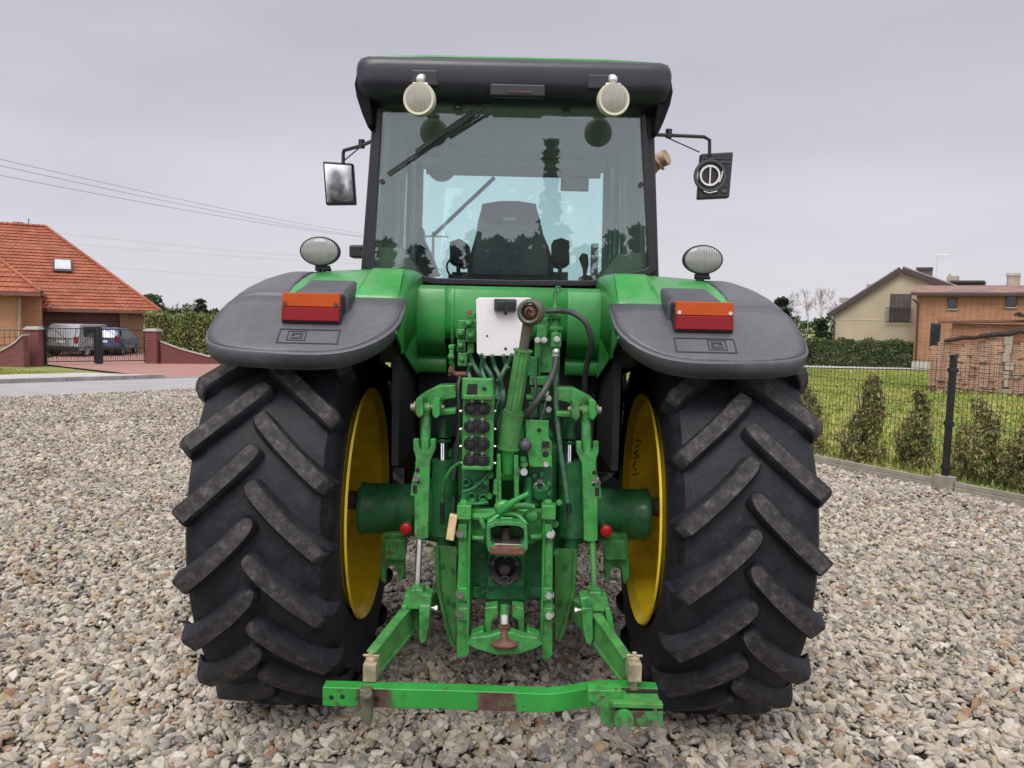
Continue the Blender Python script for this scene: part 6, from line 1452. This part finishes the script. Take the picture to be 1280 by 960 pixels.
def round_tree(u, top, Y, r, label, mat='tree_leaf', n=3500, size=.3):
    b = W(u, 440, Y); h = W(u, top, Y).z+.9; o = empty('leafy_tree', (b.x, Y, -.9), label=label, cat='tree'); P = []
    for k in range(26):
        a = RNG.random()*6.28; d = r*RNG.random()**.6; z = h*(.35+.6*RNG.random()); q = 1-((z/h-.62)/.45)**2
        P.append(np.array([cos(a)*d*q, sin(a)*d*q, z])+RNG.normal(size=(n//26, 3))*r*.17)
    P = np.concatenate(P); P = P[P[:, 2] < h]; V, Q = leaf_quads(P, size, 1.4, .1); np_mesh('crown', V+np.array([b.x, Y, -.9]), Q, M[mat], o)
    m = MB(); m.cyl((b.x, Y, -1), (b.x, Y, h*.5-.9), .22, .1, n=7); m.build('trunk', M['bark'], o)
round_tree(191, 369, 75, 1.3, 'dark leafy tree rising at the lower end of the tiled roof'); round_tree(214, 389, 84, 1.6, 'low green tree above the yellowish hedge, close to the tiled house')
b = W(251, 440, 80); conifer((b.x, 80, -.9), W(251, 371, 80).z+.9, 1.6, 'small spiky conifer above the yellowish hedge near the fender', 'conifer_leaf', 3500, .22)
for i, (u, top, Y) in enumerate(((226, 380, 105), (238, 376, 110))):
    b = W(u, 440, Y); bare_tree((b.x, Y, -.9), W(u, top, Y).z+.9, 60+i, ('faint bare tree on the skyline above the yellowish hedge', 'slightly taller faint bare tree beside the small spiky conifer')[i])
# far wood on the horizon
n = 9000; X = RNG.uniform(-170, 170, n); Zt = 3.2+1.2*np.sin(X*.11)+.9*np.sin(X*.31+1)+.5*np.sin(X*.83); P = np.stack([X, 190+8*RNG.random(n), -.9+RNG.random(n)**.8*Zt], 1)
V, Q = leaf_quads(P, .9, 1.3, .2); np_mesh('treeline', V, Q, M['tree_leaf'], label='low distant wood along the horizon', cat='wood', kind='stuff')
# ------------------------------------------------------------------ conifers behind the photographer, mirrored in the rear window
def mirr(u, Yt): Yv = 2*3.985-Yt; return W(u, 300, Yv).x, Yv
cr = [(686, 168, -30, 1.1, 'tall dark conifer mirrored in the upper rear window'), (568, 304, -27, 1.3, None), (592, 282, -26, 1.1, None), (604, 296, -28, 1.3, None), (620, 290, -25, 1.2, None), (640, 299, -27, 1.4, None), (655, 290, -26, 1.2, None), (672, 288, -27, 1.2, None), (700, 276, -26, 1.4, None), (730, 302, -28, 1.5, None), (770, 284, -27, 1.7, None), (800, 276, -28, 1.6, None), (520, 302, -28, 1.6, None), (480, 294, -27, 1.6, None), (390, 374, -80, 2.2, None), (360, 370, -84, 2.2, None), (425, 372, -88, 2.2, None), (330, 375, -80, 2.4, None), (300, 371, -82, 2.4, None)]
proto = None
for i, (u, top, Yt, r, lab) in enumerate(cr):
    x, Yv = mirr(u, Yt); zt_ = W(u, top, Yv).z
    if lab: conifer((x, Yt, 0), zt_, r, lab, n=7000, size=.2); continue
    if proto is None:
        proto = conifer((x, Yt, 0), zt_, r, 'dark conifer in the row mirrored low in the rear window', n=4500, size=.2, group='conifer row mirrored in the rear window'); ph_ = zt_; continue
    c = copy_tree(proto); c.location = (x, Yt, 0); c.scale = (r/1.3, r/1.3, zt_/ph_); c.rotation_euler.z = i*1.3
# ------------------------------------------------------------------ power line
pb = W(541, 330, 66); po = empty('utility_pole', (pb.x, 66, -.9), label='slim utility pole with crossarm seen through the cab windows', cat='pole')
zt_ = W(541, 297, 66).z; m = MB(); m.cyl((pb.x, 66, -1), (pb.x, 66, zt_+.5), .16, .11, n=10); m.build('pole', M['wood_pole'], po)
m = MB(); m.beam((pb.x-1.1, 66, zt_+.1), (pb.x+1.3, 66, zt_+.1), .12, .14); m.build('crossarm', M['wood_pole'], po)
m = MB()
for k in (-1, 0, 1.1): m.cyl((pb.x+k, 66, zt_+.16), (pb.x+k, 66, zt_+.4), .05, n=8)
m.build('insulator', M['chimney_dark'], po)
wires = [((0, 199), (300, 262.5), 'uppermost of the steep power wires running down to the cab'), ((0, 207), (300, 267.5), 'second power wire, close below the uppermost'), ((0, 219), (300, 272), 'third power wire, the lowest of the steep three'), ((0, 283), (300, 313), 'fainter power wire above the tiled roof'), ((0, 296), (300, 320), 'faintest power wire, lowest above the tiled roof'), ((0, 322), (300, 345), 'lowest wire, running just over the roof slope')]
for i, (a, b, lab) in enumerate(wires):
    Ya, Yb_ = (30, 50) if i < 3 else (70, 84)
    p, q = W(*a, Ya), W(*b, Yb_); d = q-p; p2 = p-d*.6; q2 = p+d*(2.3 if i < 3 else 1.75); pts = []
    for k in range(25):
        t_ = k/24; pt = p2.lerp(q2, t_); pt.z -= (.35 if i < 3 else .4)*(4*t_*(1-t_)-.66); pts.append(pt)
    m = MB(); m.tube(pts, .016 if i < 3 else .014, n=5); m.build('power_wire', M['wire_grey'], label=lab, cat='wire', group='overhead power wires')
